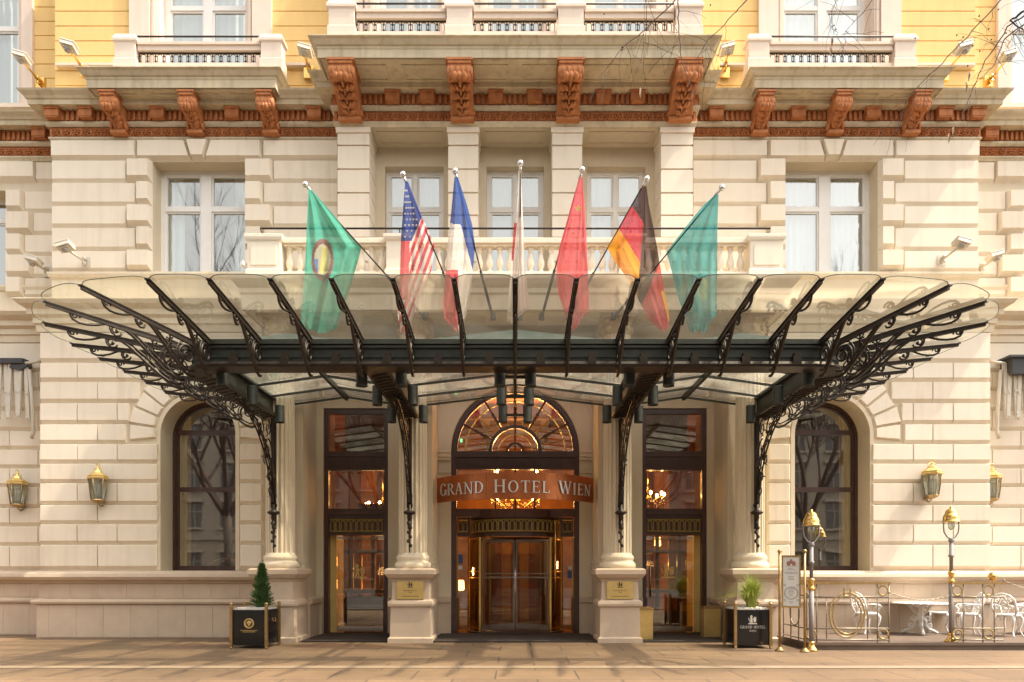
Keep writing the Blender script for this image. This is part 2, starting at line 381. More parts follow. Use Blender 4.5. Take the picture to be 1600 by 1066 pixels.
def add_text(mb, s_, h, cx, z, y, t=.01, sp=.10, fn=None, condense=1.0):
    """text centred at cx, baseline z, in front of plane y; fn maps (x, y, z) for curved signs"""
    wd = text_width(s_, sp, h)*condense
    for poly, k in text_polys(s_, h, sp):
        pp = [(cx - wd/2 + a*condense, z + b) for a, b in poly]
        i0 = len(mb.v); mb.prism(pp, y, y - t - .0006*k)
        if fn:
            for i in range(i0, len(mb.v)): mb.v[i] = fn(*mb.v[i])
def crest(mb, cx, z, h, y, t=.004):
    """rampant animal holding a shield on a ribbon, as on the hotel's signs"""
    s = h
    def P(pts, k): mb.prism([(cx+a*s, z+b*s) for a, b in pts], y, y-t-.0005*k)
    P([(-.30,.16),(-.18,.16),(-.10,.34),(-.02,.40),(-.02,.60),(-.10,.74),(-.22,.72),(-.28,.55),(-.24,.36)], 1)
    P([(-.26,.72),(-.10,.70),(-.02,.84),(-.08,.98),(-.2,1.0),(-.28,.88)], 2)
    P([(-.06,.60),(.12,.66),(.12,.60),(-.04,.50)], 3)
    P([(-.40,.34),(-.30,.30),(-.38,.56),(-.44,.72),(-.48,.70)], 3)
    P([(-.12,.16),(0,.16),(.0,.3),(-.08,.38)], 4)
    P([(.08,.30),(.22,.22),(.36,.30),(.38,.66),(.08,.66)], 2)
    P([(.12,.68),(.34,.68),(.40,.82),(.30,.74),(.23,.86),(.16,.74),(.06,.82)], 4)
    P([(-.5,.02),(.5,.02),(.46,.13),(-.46,.13)], 1)
# ================================================================ SETTING
g = MB(); g.box(-60, 60, -90, 30, -0.5, 0.0)
gm, gt, gb = new_mat('pavement_slabs')
tc = gt.nodes.new('ShaderNodeTexCoord')
br = gt.nodes.new('ShaderNodeTexBrick'); br.inputs['Scale'].default_value = 1.0
br.inputs['Brick Width'].default_value = 1.25; br.inputs['Row Height'].default_value = 0.95; br.inputs['Mortar Size'].default_value = 0.014
br.inputs['Color1'].default_value = (0.195, 0.126, 0.070, 1); br.inputs['Color2'].default_value = (0.155, 0.100, 0.056, 1); br.inputs['Mortar'].default_value = (0.07, 0.048, 0.032, 1)
mp = gt.nodes.new('ShaderNodeMapping'); mp.inputs['Location'].default_value = (0.3, 0.22, 0)
gt.links.new(tc.outputs['Object'], mp.inputs[0]); gt.links.new(mp.outputs[0], br.inputs['Vector'])
n1 = gt.nodes.new('ShaderNodeTexNoise'); n1.inputs['Scale'].default_value = 0.9; n1.inputs['Detail'].default_value = 9; n1.inputs['Roughness'].default_value = 0.7
gt.links.new(tc.outputs['Object'], n1.inputs['Vector'])
n2 = gt.nodes.new('ShaderNodeTexNoise'); n2.inputs['Scale'].default_value = 55; n2.inputs['Detail'].default_value = 4
gt.links.new(tc.outputs['Object'], n2.inputs['Vector'])
mx = gt.nodes.new('ShaderNodeMix'); mx.data_type = 'RGBA'; mx.blend_type = 'OVERLAY'; mx.inputs[0].default_value = 0.75
gt.links.new(br.outputs['Color'], mx.inputs[6]); gt.links.new(n1.outputs['Fac'], mx.inputs[7])
mx2 = gt.nodes.new('ShaderNodeMix'); mx2.data_type = 'RGBA'; mx2.blend_type = 'OVERLAY'; mx2.inputs[0].default_value = 0.5
vo = gt.nodes.new('ShaderNodeTexVoronoi'); vo.inputs['Scale'].default_value = 2.2; gt.links.new(tc.outputs['Object'], vo.inputs['Vector'])
vr = gt.nodes.new('ShaderNodeMapRange'); vr.inputs[1].default_value = 0.035; vr.inputs[2].default_value = 0.055; vr.inputs[3].default_value = 0.55; vr.inputs[4].default_value = 1.0
gt.links.new(vo.outputs['Distance'], vr.inputs[0])
n6 = gt.nodes.new('ShaderNodeTexNoise'); n6.inputs['Scale'].default_value = 0.45; n6.inputs['Detail'].default_value = 5; gt.links.new(tc.outputs['Object'], n6.inputs['Vector'])
v6 = gt.nodes.new('ShaderNodeMapRange'); v6.inputs[1].default_value = 0.35; v6.inputs[2].default_value = 0.7; v6.inputs[3].default_value = 1.12; v6.inputs[4].default_value = 0.72; gt.links.new(n6.outputs['Fac'], v6.inputs[0])
mm = gt.nodes.new('ShaderNodeMath'); mm.operation = 'MULTIPLY'; gt.links.new(vr.outputs[0], mm.inputs[0]); gt.links.new(v6.outputs[0], mm.inputs[1])
sc_ = gt.nodes.new('ShaderNodeVectorMath'); sc_.operation = 'SCALE'; gt.links.new(mx.outputs[2], sc_.inputs[0]); gt.links.new(mm.outputs[0], sc_.inputs['Scale'])
gt.links.new(sc_.outputs[0], mx2.inputs[6]); gt.links.new(n2.outputs['Fac'], mx2.inputs[7]); gt.links.new(mx2.outputs[2], gb.inputs['Base Color'])
gb.inputs['Roughness'].default_value = 0.75
bp = gt.nodes.new('ShaderNodeBump'); bp.inputs['Strength'].default_value = 0.4; bp.inputs['Distance'].default_value = 0.01
gt.links.new(n2.outputs['Fac'], bp.inputs['Height']); gt.links.new(bp.outputs[0], gb.inputs['Normal'])
tag(g.build('pavement', gm), kind='structure')
rd = MB(); rd.box(-60, 60, -44, -10.4, .002, .012)
tag(rd.build('road', mat('asphalt', (.050,.048,.046), .85, var=.25, scale=2, bump=.4, bscale=120, speck=.3)), kind='structure')
rk = MB(); rk.box(-60, 60, -10.4, -10.15, .002, .07); tag(rk.build('kerb', mat('granite_kerb', (.25,.23,.20), .8, var=.2, speck=.3)), kind='structure')
rk = MB()
for yy in (-14.2, -20.6, -27.4): 
    for i in range(24): rk.box(-58+i*5, -55.5+i*5, yy-.06, yy+.06, .012, .016)
tag(rk.build('lane_markings', mat('road_paint', (.6,.6,.57), .7)), kind='structure')
kb = MB(); kb.box(-60, 60, -5.72, -5.42, 0.002, 0.012)
tag(kb.build('drainage_strip', mat('pale_granite_strip', (0.27, 0.20, 0.135), 0.7, var=0.2, scale=5, speck=0.3)), kind='structure')
# ================================================================ HOTEL
H = empty('hotel_building', (0,0,0), label='cream and yellow grand hotel front with terracotta cornice, balconies and arched windows', cat='building')
UX = 11.28; GX = 11.43
def wallface(mb, x0, x1, z0, z1, y, ops=(), depth=0.6):
    """front sheet with openings; an opening is (x0, x1, z0, z1, arched, own depth or None)"""
    xs = sorted({x0, x1, *[v for o in ops for v in o[:2]]}); zs = sorted({z0, z1, *[v for o in ops for v in o[2:4]]})
    for a, b in zip(xs, xs[1:]):
        for c, d in zip(zs, zs[1:]):
            mxx, mzz = (a+b)/2, (c+d)/2
            if any(o[0] < mxx < o[1] and o[2] < mzz < o[3] for o in ops): continue
            mb.add([(a,y,c),(b,y,c),(b,y,d),(a,y,d)], [(0,1,2,3)])
    for o in ops:
        a, b, c, d = o[:4]; arched = o[4]; dp = o[5] if len(o) > 5 else depth
        if arched:
            r = (b-a)/2; cx = (a+b)/2; zs_ = d - r; pts = arc(cx, zs_, r, 180, 0, 24)
            for p, q in zip(pts, pts[1:]):
                mb.add([(p[0],y,p[1]),(q[0],y,q[1]),(q[0],y,d),(p[0],y,d)], [(0,1,2,3)])
                mb.add([(p[0],y,p[1]),(q[0],y,q[1]),(q[0],y+dp,q[1]),(p[0],y+dp,p[1])], [(3,2,1,0)])
            top = zs_
        else:
            top = d; mb.add([(a,y,d),(b,y,d),(b,y+dp,d),(a,y+dp,d)], [(0,1,2,3)])
        mb.add([(a,y,c),(a,y,top),(a,y+dp,top),(a,y+dp,c)], [(0,1,2,3)])
        mb.add([(b,y,c),(b,y+dp,c),(b,y+dp,top),(b,y,top)], [(0,1,2,3)])
        mb.add([(a,y,c),(a,y+dp,c),(b,y+dp,c),(b,y,c)], [(0,1,2,3)])
# ---- ground floor wall
WG = (6.74, 8.55)   # arched window opening
g = MB()
for s in (-1, 1):
    a, b = sorted((s*5.05, s*GX)); o0, o1 = sorted((s*WG[0], s*WG[1]))
    wallface(g, a, b, 0, 8.1, -.2, [(o0, o1, 1.62, 5.82, True)], 0.62)
    xx = s*GX; g.add([(xx,-.2,0),(xx,.6,0),(xx,.6,8.1),(xx,-.2,8.1)], [(0,1,2,3)])
    a, b = sorted((s*GX, s*19)); wallface(g, a, b, 0, 8.1, .6)
    xx = s*5.05; g.add([(xx,-.2,0),(xx,.7,0),(xx,.7,8.1),(xx,-.2,8.1)], [(0,1,2,3)])
DS = (3.23, 4.87); DC = 1.63
wallface(g, -5.05, 5.05, 0, 8.1, .7, [(-DS[1], -DS[0], 0, 5.75, False), (-DC, DC, 0, 6.29, True), (DS[0], DS[1], 0, 5.75, False)], 0.25)
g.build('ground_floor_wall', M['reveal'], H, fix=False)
# ---- rustication blocks, ground floor
rows = [Z(p, -.2) for p in (890,851,819,789,755,724.5,694,663,630,597,567)]
rb = MB(); AZ = 4.915; CXW = 7.645
for s in (-1, 1):
    def blk(a, b, z0, z1, y=-.2, t=.06, **k):
        rb.cm = random.choice((0,0,1,2)); a, b = sorted((s*a, s*b)); rb.block(a+.0015, b-.0015, z0+.004, z1-.004, y, t+.015, **k)
    for i, (z0, z1) in enumerate(zip(rows, rows[1:])):
        zm = (z0+z1)/2; inner = CXW + .95; innr = CXW - 1.0
        if z1 > AZ - .15:
            hw = math.sqrt(max(0.01, 1.72**2 - (zm-AZ)**2)); inner = CXW + hw; innr = CXW - hw
        cuts = [GX, 10.04, inner] if i % 2 == 0 else [GX, 10.53, 9.57, inner]
        cuts = [c for c in cuts if c >= inner - 1e-6]
        for a, b in zip(cuts, cuts[1:]): blk(a, b, z0, z1)
        if innr > 6.2: blk(innr, 6.06, z0, z1, bs=.05)
        # wing
        wc = [GX+.02, 12.72, 14.3, 15.9, 17.5, 19] if i % 2 == 0 else [GX+.02, 12.0, 13.5, 15.1, 16.7, 19]
        for a, b in zip(wc, wc[1:]): blk(a, b, z0, z1, .6)
    blk(GX, 6.06, rows[-1], Z(520, -.2)); blk(GX+.02, 19, rows[-1], Z(520, -.2), .6)
    # voussoirs
    for k in range(13):
        a0, a1 = R(-6 + 192*k/13 + .8), R(-6 + 192*(k+1)/13 - .8); r0, r1 = 1.02, 1.70 if k % 2 else 1.66
        cc = s*CXW
        P = [(cc + r*math.cos(a), AZ + r*math.sin(a)) for r, a in ((r0,a0),(r1,a0),(r1,a1),(r0,a1))]
        ce = (sum(p[0] for p in P)/4, sum(p[1] for p in P)/4)
        Q = [(p[0] + (ce[0]-p[0])*.13, p[1] + (ce[1]-p[1])*.13) for p in P]
        rb.add([(p[0], -.2, p[1]) for p in P] + [(p[0], -.27, p[1]) for p in Q], [(4,5,6,7),(0,1,5,4),(1,2,6,5),(2,3,7,6),(3,0,4,7)])
rb.build('rusticated_facing', [M['cream'],M['cream2'],M['cream3']], H)
tr = MB()
for s in (-1, 1):      # smooth band round the arched window
    cc = s*CXW; r0, r1 = .905, 1.0
    path = [(cc - r1, 1.62)] + arc(cc, AZ, r1, 180, 0, 24) + [(cc + r1, 1.62)]
    inn = [(cc - r0, 1.62)] + arc(cc, AZ, r0, 180, 0, 24) + [(cc + r0, 1.62)]
    n = len(path)
    tr.add([(x, -.23, z) for x, z in path] + [(x, -.23, z) for x, z in inn] + [(x, -.2, z) for x, z in path] + [(x, -.2, z) for x, z in inn],
           [f for i in range(n-1) for f in ((i, i+1, n+i+1, n+i), (2*n+i, 2*n+i+1, i+1, i), (n+i, n+i+1, 3*n+i+1, 3*n+i))])
# central arch surround and imposts
for r0, r1, yy in ((DC+.01, DC+.10, .66), (DC+.10, 2.12, .675), (2.12, 2.24, .64)):
    po = arc(0, 4.66, r1, 180, 0, 32); pi_ = arc(0, 4.66, r0, 180, 0, 32); n = len(po)
    tr.add([(x, yy, z) for x, z in po] + [(x, yy, z) for x, z in pi_] + [(x, .7, z) for x, z in po] + [(x, .7, z) for x, z in pi_],
           [f for i in range(n-1) for f in ((i, i+1, n+i+1, n+i), (2*n+i, 2*n+i+1, i+1, i), (n+i, n+i+1, 3*n+i+1, 3*n+i))])
for s in (-1, 1):
    for hw, z0, z1 in ((.07, 4.42, 4.50), (.11, 4.50, 4.60), (.14, 4.60, 4.67), (.05, 4.10, 4.14)):
        a, b = sorted((s*(DC+.01), s*2.28)); tr.box(a, b, .7-hw, .71, z0, z1)
tr.build('arch_surround', M['stone'], H)
# ---- plinth
def prof_join(pts): return pts
pl = MB()
P1 = [(-.02, 0), (.08, 0), (.08, .805), (.15, .82), (.17, .87), (.15, .925), (.06, .95), (.04, .955), (.04, 1.30), (.08, 1.31), (.10, 1.34), (.10, 1.36), (.22, 1.40), (.26, 1.47), (.24, 1.54), (.18, 1.60), (.03, 1.615), (-.02, 1.615)]
for path in ([(-19,.6),(-GX,.6),(-GX,-.2),(-5.8,-.2)], [(5.8,-.2),(GX,-.2),(GX,.6),(19,.6)]): pl.sweep(path, P1)
P2 = [(-.02, 0), (.10, 0), (.10, .80), (.15, .82), (.15, .92), (.06, .95), (.01, .96), (-.02, .96)]
for path in ([(-5.05,-.2),(-5.05,.7),(-DS[1]-.01,.7)], [(-DS[0]+.01,.7),(-DC-.01,.7)], [(DC+.01,.7),(DS[0]-.01,.7)], [(DS[1]+.01,.7),(5.05,.7),(5.05,-.2)]):
    pl.sweep(path, P2)
pl.build('plinth', M['pinkstone'], H)
sl = MB()
for s in (-1, 1):
    x = 5.95; k = 0
    while x < GX - .05:
        a, b = sorted((s*x, s*min(x+.655, GX+.05))); sl.box(a+.003, b-.003, -.30, -.281, .02, .80)
        a, b = sorted((s*(x+.02), s*min(x+.69, GX+.02))); x += .655
    x = 5.95
    while x < GX - .05:
        a, b = sorted((s*x, s*min(x+.68, GX+.02))); sl.box(a+.003, b-.003, -.258, -.241, .962, 1.295); x += .68
    x = GX + .12
    while x < 18:
        a, b = sorted((s*x, s*(x+.655))); sl.box(a+.003, b-.003, .50, .519, .02, .80); sl.box(a+.003, b-.003, .542, .559, .962, 1.295); x += .655
sl.build('plinth_slabs', M['pinkstone'], H)
# ---- string course between ground floor and first floor
st = MB()
P3 = [(-.02, Z(520,-.2)), (.07, Z(520,-.2)), (.09, 7.52), (.13, 7.55), (.13, 7.68), (.22, 7.74), (.22, 7.86), (.36, 7.95), (.42, 8.03), (.42, 8.06), (.02, 8.10), (.02, 8.14), (-.02, 8.14)]
for path in ([(-19,.6),(-GX,.6),(-GX,-.2),(-6.1,-.2)], [(6.1,-.2),(GX,-.2),(GX,.6),(19,.6)]): st.sweep(path, P3)
P4 = [(-.02, 8.12), (.06, 8.12), (.06, 8.22), (.02, 8.25), (.02, 8.72), (.07, 8.76), (.10, 8.83), (.10, 8.88), (.03, 8.90), (-.02, 8.90)]
for path in ([(-19,.8),(-UX,.8),(-UX,0),(-4.2,0)], [(4.2,0),(UX,0),(UX,.8),(19,.8)]): st.sweep(path, P4)
st.build('string_course', M['stone'], H)
# ---- first floor wall
u = MB(); WU = (6.59, 8.85); FT = 11.6
for s in (-1, 1):
    a, b = sorted((s*4.2, s*UX)); o0, o1 = sorted((s*WU[0], s*WU[1]))
    wallface(u, a, b, 8.0, 12.95, 0, [(o0, o1, 8.9, FT, False)], 0.42)
    xx = s*UX; u.add([(xx,0,8),(xx,.8,8),(xx,.8,12.95),(xx,0,12.95)], [(0,1,2,3)])
    xx = s*4.2; u.add([(xx,-.6,8.2),(xx,0,8.2),(xx,0,12.95),(xx,-.6,12.95)], [(0,1,2,3)])
    a, b = sorted((s*UX, s*19)); o0, o1 = sorted((s*12.95, s*15.2)); wallface(u, a, b, 8.0, 12.95, .8, [(o0, o1, 8.9, Z(298,.8), False)], 0.42)
# recess behind the first floor balcony
wallface(u, -3.6, 3.6, 8.1, 12.08, .2, [(-3.22,-1.77,8.2,11.6,False),(-.71,.71,8.2,11.6,False),(1.77,3.22,8.2,11.6,False)], .22)
u.add([(-3.6,0,12.071),(3.6,0,12.071),(3.6,.2,12.071),(-3.6,.2,12.071)], [(0,1,2,3)])
u.box(-4.18, 4.18, -.58, 0, 12.07, 12.85)
for a, b in ((-3.3,-1.75), (-.72,.72), (1.75,3.3)):      # moulded soffit panels
    for x0, x1, y0, y1 in ((a,b,-.45,-.40),(a,b,.0,.05),(a,a+.05,-.40,.0),(b-.05,b,-.40,.0)): u.box(x0, x1, y0, y1, 12.045, 12.069)
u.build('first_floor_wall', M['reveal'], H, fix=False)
pr = MB()
prz = [Z(p, -.6) for p in (204,228,265,302,337,372,410,440)]
for s in (-1, 1):
    for a, b in ((3.44, 4.19), (.875, 1.58)):
        a_, b_ = sorted((s*a, s*b)); pr.box(a_+.02, b_-.02, -.56, .19, 8.14, 12.05)
        for z0, z1 in zip(prz[1:], prz):
            # a rusticated block wraps the pier: front, and both flanks
            c = .025; pr.box(a_, b_, -.60, .19, z0+.03, z1-.012)
        pr.box(a_-.03, b_+.03, -.64, .19, prz[0]-.06, 12.055)
pr.build('pier', M['cream'], H)
# ---- first floor facing blocks
fb = MB(); fr = [Z(p, 0) for p in (426,393,357,323,287,252,222)]
for s in (-1, 1):
    def blk(a, b, z0, z1, y=0, t=.06, **k):
        fb.cm = random.choice((0,0,1,2)); a, b = sorted((s*a, s*b)); fb.block(a+.0015, b-.0015, z0+.004, z1-.004, y, t+.01, **k)
    for i in range(5):
        z0, z1 = fr[i], fr[i+1]; wide = i % 2 == 0
        q = 9.47 if wide else 9.24
        blk(UX, q, z0, z1); blk(q-.02, 8.85, z0, z1, t=.15, bb=.12, bs=.05)
        q = 5.88 if wide else 6.12
        blk(q, 4.22, z0, z1); blk(6.59, q+.02, z0, z1, t=.15, bb=.12, bs=.05)
        # wing
        q = 12.5 if wide else 12.28
        blk(12.95, q, z0-.33, z1-.33, .8, t=.15, bb=.12, bs=.05); blk(q-.02, UX+.02, z0-.33, z1-.33, .8)
        blk(15.2, 19, z0, z1, .8)
    z0, z1 = fr[5], fr[6]
    blk(UX, 9.24, z0, z1, t=.10); blk(6.12, 4.22, z0, z1, t=.10)
    for a0, a1, b0, b1 in ((9.20, 9.20, 7.94, 8.10), (6.16, 6.16, 7.50, 7.34)):
        pass
    def trap(xb0, xb1, xt0, xt1, t):
        P = [(s*xb0, z0), (s*xb1, z0), (s*xt1, z1), (s*xt0, z1)]; ce = (sum(p[0] for p in P)/4, sum(p[1] for p in P)/4)
        Q = [(p[0] + (ce[0]-p[0])*.06, p[1] + (ce[1]-p[1])*(.30 if p[1] == z0 else .12)) for p in P]
        fb.add([(p[0], 0, p[1]) for p in P] + [(p[0], -t, p[1]) for p in Q], [(4,5,6,7),(0,1,5,4),(1,2,6,5),(2,3,7,6),(3,0,4,7)])
    trap(9.20, 7.90, 9.20, 8.02, .13); trap(7.86, 7.58, 7.98, 7.46, .17); trap(7.54, 6.16, 7.42, 6.16, .13)
    blk(UX+.02, 12.2, Z(287,.8), Z(255,.8), .8); blk(12.22, 19, Z(287,.8), Z(255,.8), .8, t=.12, bb=.12)
fb.build('upper_facing', [M['cream'],M['cream2'],M['cream3']], H)
# ---- entablature
path = [(-19,.8),(-UX,.8),(-UX,0),(-4.2,0),(-4.2,-.6),(4.2,-.6),(4.2,0),(UX,0),(UX,.8),(19,.8)]
c = MB()
c.sweep(path, [(-.05,12.06),(.03,12.06),(.05,12.10),(.075,12.13),(.075,12.165),(-.05,12.165)])
c.sweep(path, [(-.05,12.40),(.09,12.40),(.13,12.45),(.13,12.51),(-.05,12.51)])
c.sweep(path, [(-.05,12.79),(.37,12.77),(.38,12.88),(.41,12.89),(.44,12.94),(.52,13.01),(.54,13.05),(-.05,13.12)])
c.build('cornice', M['moss'], H)
c = MB()
c.sweep(path, [(-.04,12.17),(.05,12.17),(.05,12.395),(-.04,12.395)])
def run(a, b, fn, step):
    a = Vector(a); b = Vector(b); L = (b-a).length; n = max(1, int(round(L/step))); d = (b-a)/L; nn = Vector((d.y, -d.x))
    for i in range(n):
        p = a + d*(L*(i+.5)/n); fn(p, d, nn)
def obox(mb, p, d, nn, w_, o0, o1, z0, z1):
    i0 = len(mb.v); mb.box(-w_/2, w_/2, -o1, -o0, z0, z1)
    mb.xf(Matrix(((d.x, -nn.x, 0, p.x), (d.y, -nn.y, 0, p.y), (0,0,1,0), (0,0,0,1))), i0)
def rosette(p, d, nn):
    Mx = Matrix(((d.x, -nn.x, 0, p.x), (d.y, -nn.y, 0, p.y), (0,0,1,12.283), (0,0,0,1)))
    i0 = len(c.v)
    for k in range(6):
        a = k*math.pi/3; c.ball((.058*math.cos(a), -.072, .058*math.sin(a)), .024, .05, .024, n=6, m=4)
    c.ball((0,-.09,0), .026, .05, .026, n=6, m=4)
    for sx in (-1, 1):
        c.tube([(sx*.075,-.065,-.095),(sx*.112,-.07,-.05),(sx*.112,-.07,.04),(sx*.07,-.065,.085)], .018, n=4)
    c.tube([(-.07,-.065,-.06),(0,-.065,-.10),(.07,-.065,-.06)], .013, n=4)
    c.xf(Mx, i0)
for a, b in zip(path, path[1:]): run(a, b, rosette, .243)
c.build('flower_frieze', M['terra'], H)
c = MB()
c.sweep(path, [(-.04,12.515),(.09,12.515),(.09,12.785),(-.04,12.785)])
for a, b in zip(path, path[1:]):
    run(a, b, lambda p, d, nn: obox(c, p, d, nn, .062, .09, .145, 12.54, 12.765), .125)
c.build('dentil_band', M['terra'], H)
def modill(x, yw, cnt=[0]):
    m = MB(); m.box(-.165, .165, -.28, -.092, 12.56, 12.72); m.box(-.18, .18, -.31, -.092, 12.72, 12.768); m.box(-.15,.15,-.27,-.092,12.53,12.559)
    m.build('modillion', M['terra'], H, (x, yw, 0))
for s in (-1, 1):
    for xx in (11.15, 10.35, 8.62, 6.82, 4.84): modill(s*xx, 0)
    for xx in (13.2, 14.6, 12.0): modill(s*xx, .8)
    for xx in (2.05, 2.85): modill(s*xx, -.6)
for xx in (-.45, .45): modill(xx, -.6)
# ---- consoles
def console(name, w_, dp, h, loc):
    m = MB(); hw = w_/2
    prof = [(0,0),(-dp,0),(-dp,-.06),(-dp+.03,-.08)]
    prof += [(-dp+.14 + .13*math.cos(R(a)), -.19 + .13*math.sin(R(a))) for a in range(150, 300, 25)]
    prof += [(-dp*.72, -.30), (-dp*.55, -.34), (-dp*.36, -.42), (-dp*.22, -h+.10), (-.16, -h+.02), (-.10, -h), (0, -h)]
    m.prism([(y, z) for y, z in prof], -hw*.86, hw*.86, 'yz')
    for sx in (-1, 1):
        m.lathe([(.02,-.03),(.135,-.02),(.14,.0),(.135,.03),(.02,.04)], (sx*hw*.86, -dp+.15, -.20), n=14, axis='x')
        m.lathe([(.02,-.03),(.09,-.02),(.09,.03),(.02,.035)], (sx*hw*.86, -.13, -h+.14), n=12, axis='x')
    for k in range(4):    # rolled ribs of the volute
        xx = (-.6 + .4*k)*hw; m.lathe([(.10,-hw*.17),(.15,-hw*.1),(.155,0),(.15,hw*.1),(.10,hw*.17)], (xx, -dp+.15, -.19), n=12, axis='x')
    m.box(-hw, hw, -dp-.02, 0, .001, .05)
    m.box(-hw*.9, hw*.9, -.22, 0, -h-.05, -h+.02)
    o = m.build(name, M['terra'], H, loc)
    lf = MB()
    def on(t):   # point on the front curve
        P = [(-dp+.02,-.30),(-dp*.74,-.36),(-dp*.55,-.40),(-dp*.38,-.48),(-dp*.24,-h+.08),(-.18,-h+.03)]
        f = t*(len(P)-1); i = min(int(f), len(P)-2); f -= i
        return (P[i][0]*(1-f)+P[i+1][0]*f, P[i][1]*(1-f)+P[i+1][1]*f)
    for i in range(5):
        y, z = on(.06 + .2*i); sc = (1 - .12*i)*hw
        for sx in (-1, 1):
            rot = Matrix.Rotation(sx*R(35), 3, 'Y') @ Matrix.Rotation(R(-35), 3, 'X')
            lf.ball((sx*sc*.60, y+.01, z+.02), sc*.28, .10, .07, n=7, m=4, rot=rot)
            lf.ball((sx*sc*.30, y-.01, z), sc*.16, .10, .06, n=6, m=4, rot=rot)
        lf.tube([(0, y-.03, z-.03), (0, on(min(1,.22+.2*i))[0]-.02, on(min(1,.22+.2*i))[1]-.02)], sc*.10, n=6)
    y, z = on(.02)
    for sx in (-.5, 0, .5): lf.ball((sx*hw*.7, y-.0, z-.02), hw*.26, .10, .09, n=8, m=5)
    lf.build('acanthus_leaf', M['terra'], o)
for s in (-1, 1):
    for xx in (3.85, 1.23): console('console', .60, 1.14, .68, (s*xx, -.60, 12.85))
    for xx in (9.57, 7.72, 5.90): console('console', .40, .68, .62, (s*xx, -.04, 12.83))
# ---- second floor balconies
def iron_panel(m, x0, x1, y, z0, z1):
    n = max(1, int(round((x1-x0)/.19))); p = (x1-x0)/n; zc = (z0+z1)/2; h = (z1-z0)
    for z in (z0+.01, z1-.01): m.box(x0, x1, y-.012, y+.012, z-.012, z+.012)
    for i in range(n):
        c_ = x0 + p*(i+.5); w_ = p*.30
        m.tube([(c_-w_,y,zc-h*.22),(c_-w_*.5,y,zc-h*.36),(c_+w_*.5,y,zc-h*.36),(c_+w_,y,zc-h*.22),(c_+w_,y,zc+h*.22),(c_+w_*.5,y,zc+h*.36),(c_-w_*.5,y,zc+h*.36),(c_-w_,y,zc+h*.22)], .0085, n=4, closed=True)
        for zz in (-1, 1): m.box(c_-.008, c_+.008, y-.008, y+.008, zc+zz*h*.36, zc+zz*h*.49)
        e = x0 + p*i
        for zz in (-.22, .22): m.ball((e, y, zc+zz*h), .028, .014, .028, n=6, m=4)
        m.box(e-.009, e+.009, y-.009, y+.009, z0+.02, z1-.02)
def pedstack(m, cx, cy, prof, sy=1.0): m.lathe([(hw*math.sqrt(2), z) for hw, z in prof], (cx, cy, 0), n=4, sm=False, sy=sy)
def balcony2(hx, cx, yw, proj, peds, hwp):
    root_ = MB()
    pth = [(cx-hx, yw), (cx-hx, yw-proj), (cx+hx, yw-proj), (cx+hx, yw)]
    root_.box(cx-hx, cx+hx, yw-proj, yw, 12.905, 13.26)
    root_.sweep(pth, [(-.02,12.905),(.03,12.905),(.03,13.08),(.05,13.11),(.05,13.14),(.09,13.16),(.15,13.24),(.20,13.27),(.20,13.29),(-.02,13.31)])
    o = root_.build('balcony', M['moss'], H)
    # soffit coffers
    s_ = MB(); k = len(peds)*2 - 2 if len(peds) > 2 else 4
    W_ = 2*hx - .5
    for i in range(k):
        a = cx - W_/2 + W_*i/k + .17; b = cx - W_/2 + W_*(i+1)/k - .17; y0, y1 = yw-proj+.18, yw-.42 if proj > .9 else yw-.20
        for q in ((a,b,y0,y0+.04),(a,b,y1-.04,y1),(a,a+.04,y0+.04,y1-.04),(b-.04,b,y0+.04,y1-.04)): s_.box(*q, 12.885, 12.904)
    s_.build('soffit_panel', M['moss'], o)
    py_ = yw - proj + .16
    for xx in peds:
        m = MB(); pedstack(m, cx+xx, py_, [(hwp+.03,13.30),(hwp+.03,13.62),(hwp,13.64),(hwp,14.00),(hwp+.05,14.04),(hwp+.05,14.10),(hwp+.02,14.14),(hwp,14.20)], sy=.6)
        m.build('pedestal', M['pale'], o)
    xs_ = sorted(peds)
    for a, b in zip(xs_, xs_[1:]):
        a = cx + a + hwp + .03; b = cx + b - hwp - .03
        m = MB(); m.box(a, b, py_-.08, py_+.08, 13.86, 13.98); m.box(a, b, py_-.12, py_+.12, 13.98, 14.04); m.box(a, b, py_-.09, py_+.09, 13.30, 13.56)
        m.build('parapet_rail', M['pale'], o)
        m = MB(); iron_panel(m, a, b, py_, 13.57, 13.85); m.build('iron_grille', M['iron'], o)
    m = MB(); z = 14.24
    m.tube([(cx+xs_[0], py_, z-.10), (cx+xs_[0]-.02, py_, z), (cx+xs_[-1]+.02, py_, z), (cx+xs_[-1], py_, z-.10)], .022, n=6)
    m.build('handrail', M['iron'], o)
balcony2(4.32, 0, -.58, 1.12, (-3.83, -1.23, 1.23, 3.83), .28)
for s in (-1, 1): balcony2(2.18, s*7.81, .02, .74, (-s*2.09, s*1.34), .24)
# ---- second floor wall
y2 = MB()
for s in (-1, 1):
    o0, o1 = sorted((s*6.6, s*8.74)); a, b = sorted((s*4.2, s*UX)); wallface(y2, a, b, 13.0, 17.6, .1, [(o0, o1, 13.1, 17.2, False)], .32)
    a, b = sorted((s*UX, s*19)); o0, o1 = sorted((s*12.75, s*15)); wallface(y2, a, b, 13.0, 17.6, .9, [(o0, o1, 13.3, 17.2, False)], .32)
    xx = s*UX; y2.add([(xx,.1,13),(xx,.9,13),(xx,.9,17.6),(xx,.1,17.6)], [(0,1,2,3)])
    xx = s*4.2; y2.add([(xx,-.5,13),(xx,.1,13),(xx,.1,17.6),(xx,-.5,17.6)], [(0,1,2,3)])
wallface(y2, -4.2, 4.2, 13.0, 17.6, -.5, [(-3.25,-1.80,13.1,17.2,False),(-.66,.66,13.1,17.2,False),(1.80,3.25,13.1,17.2,False)], .3)
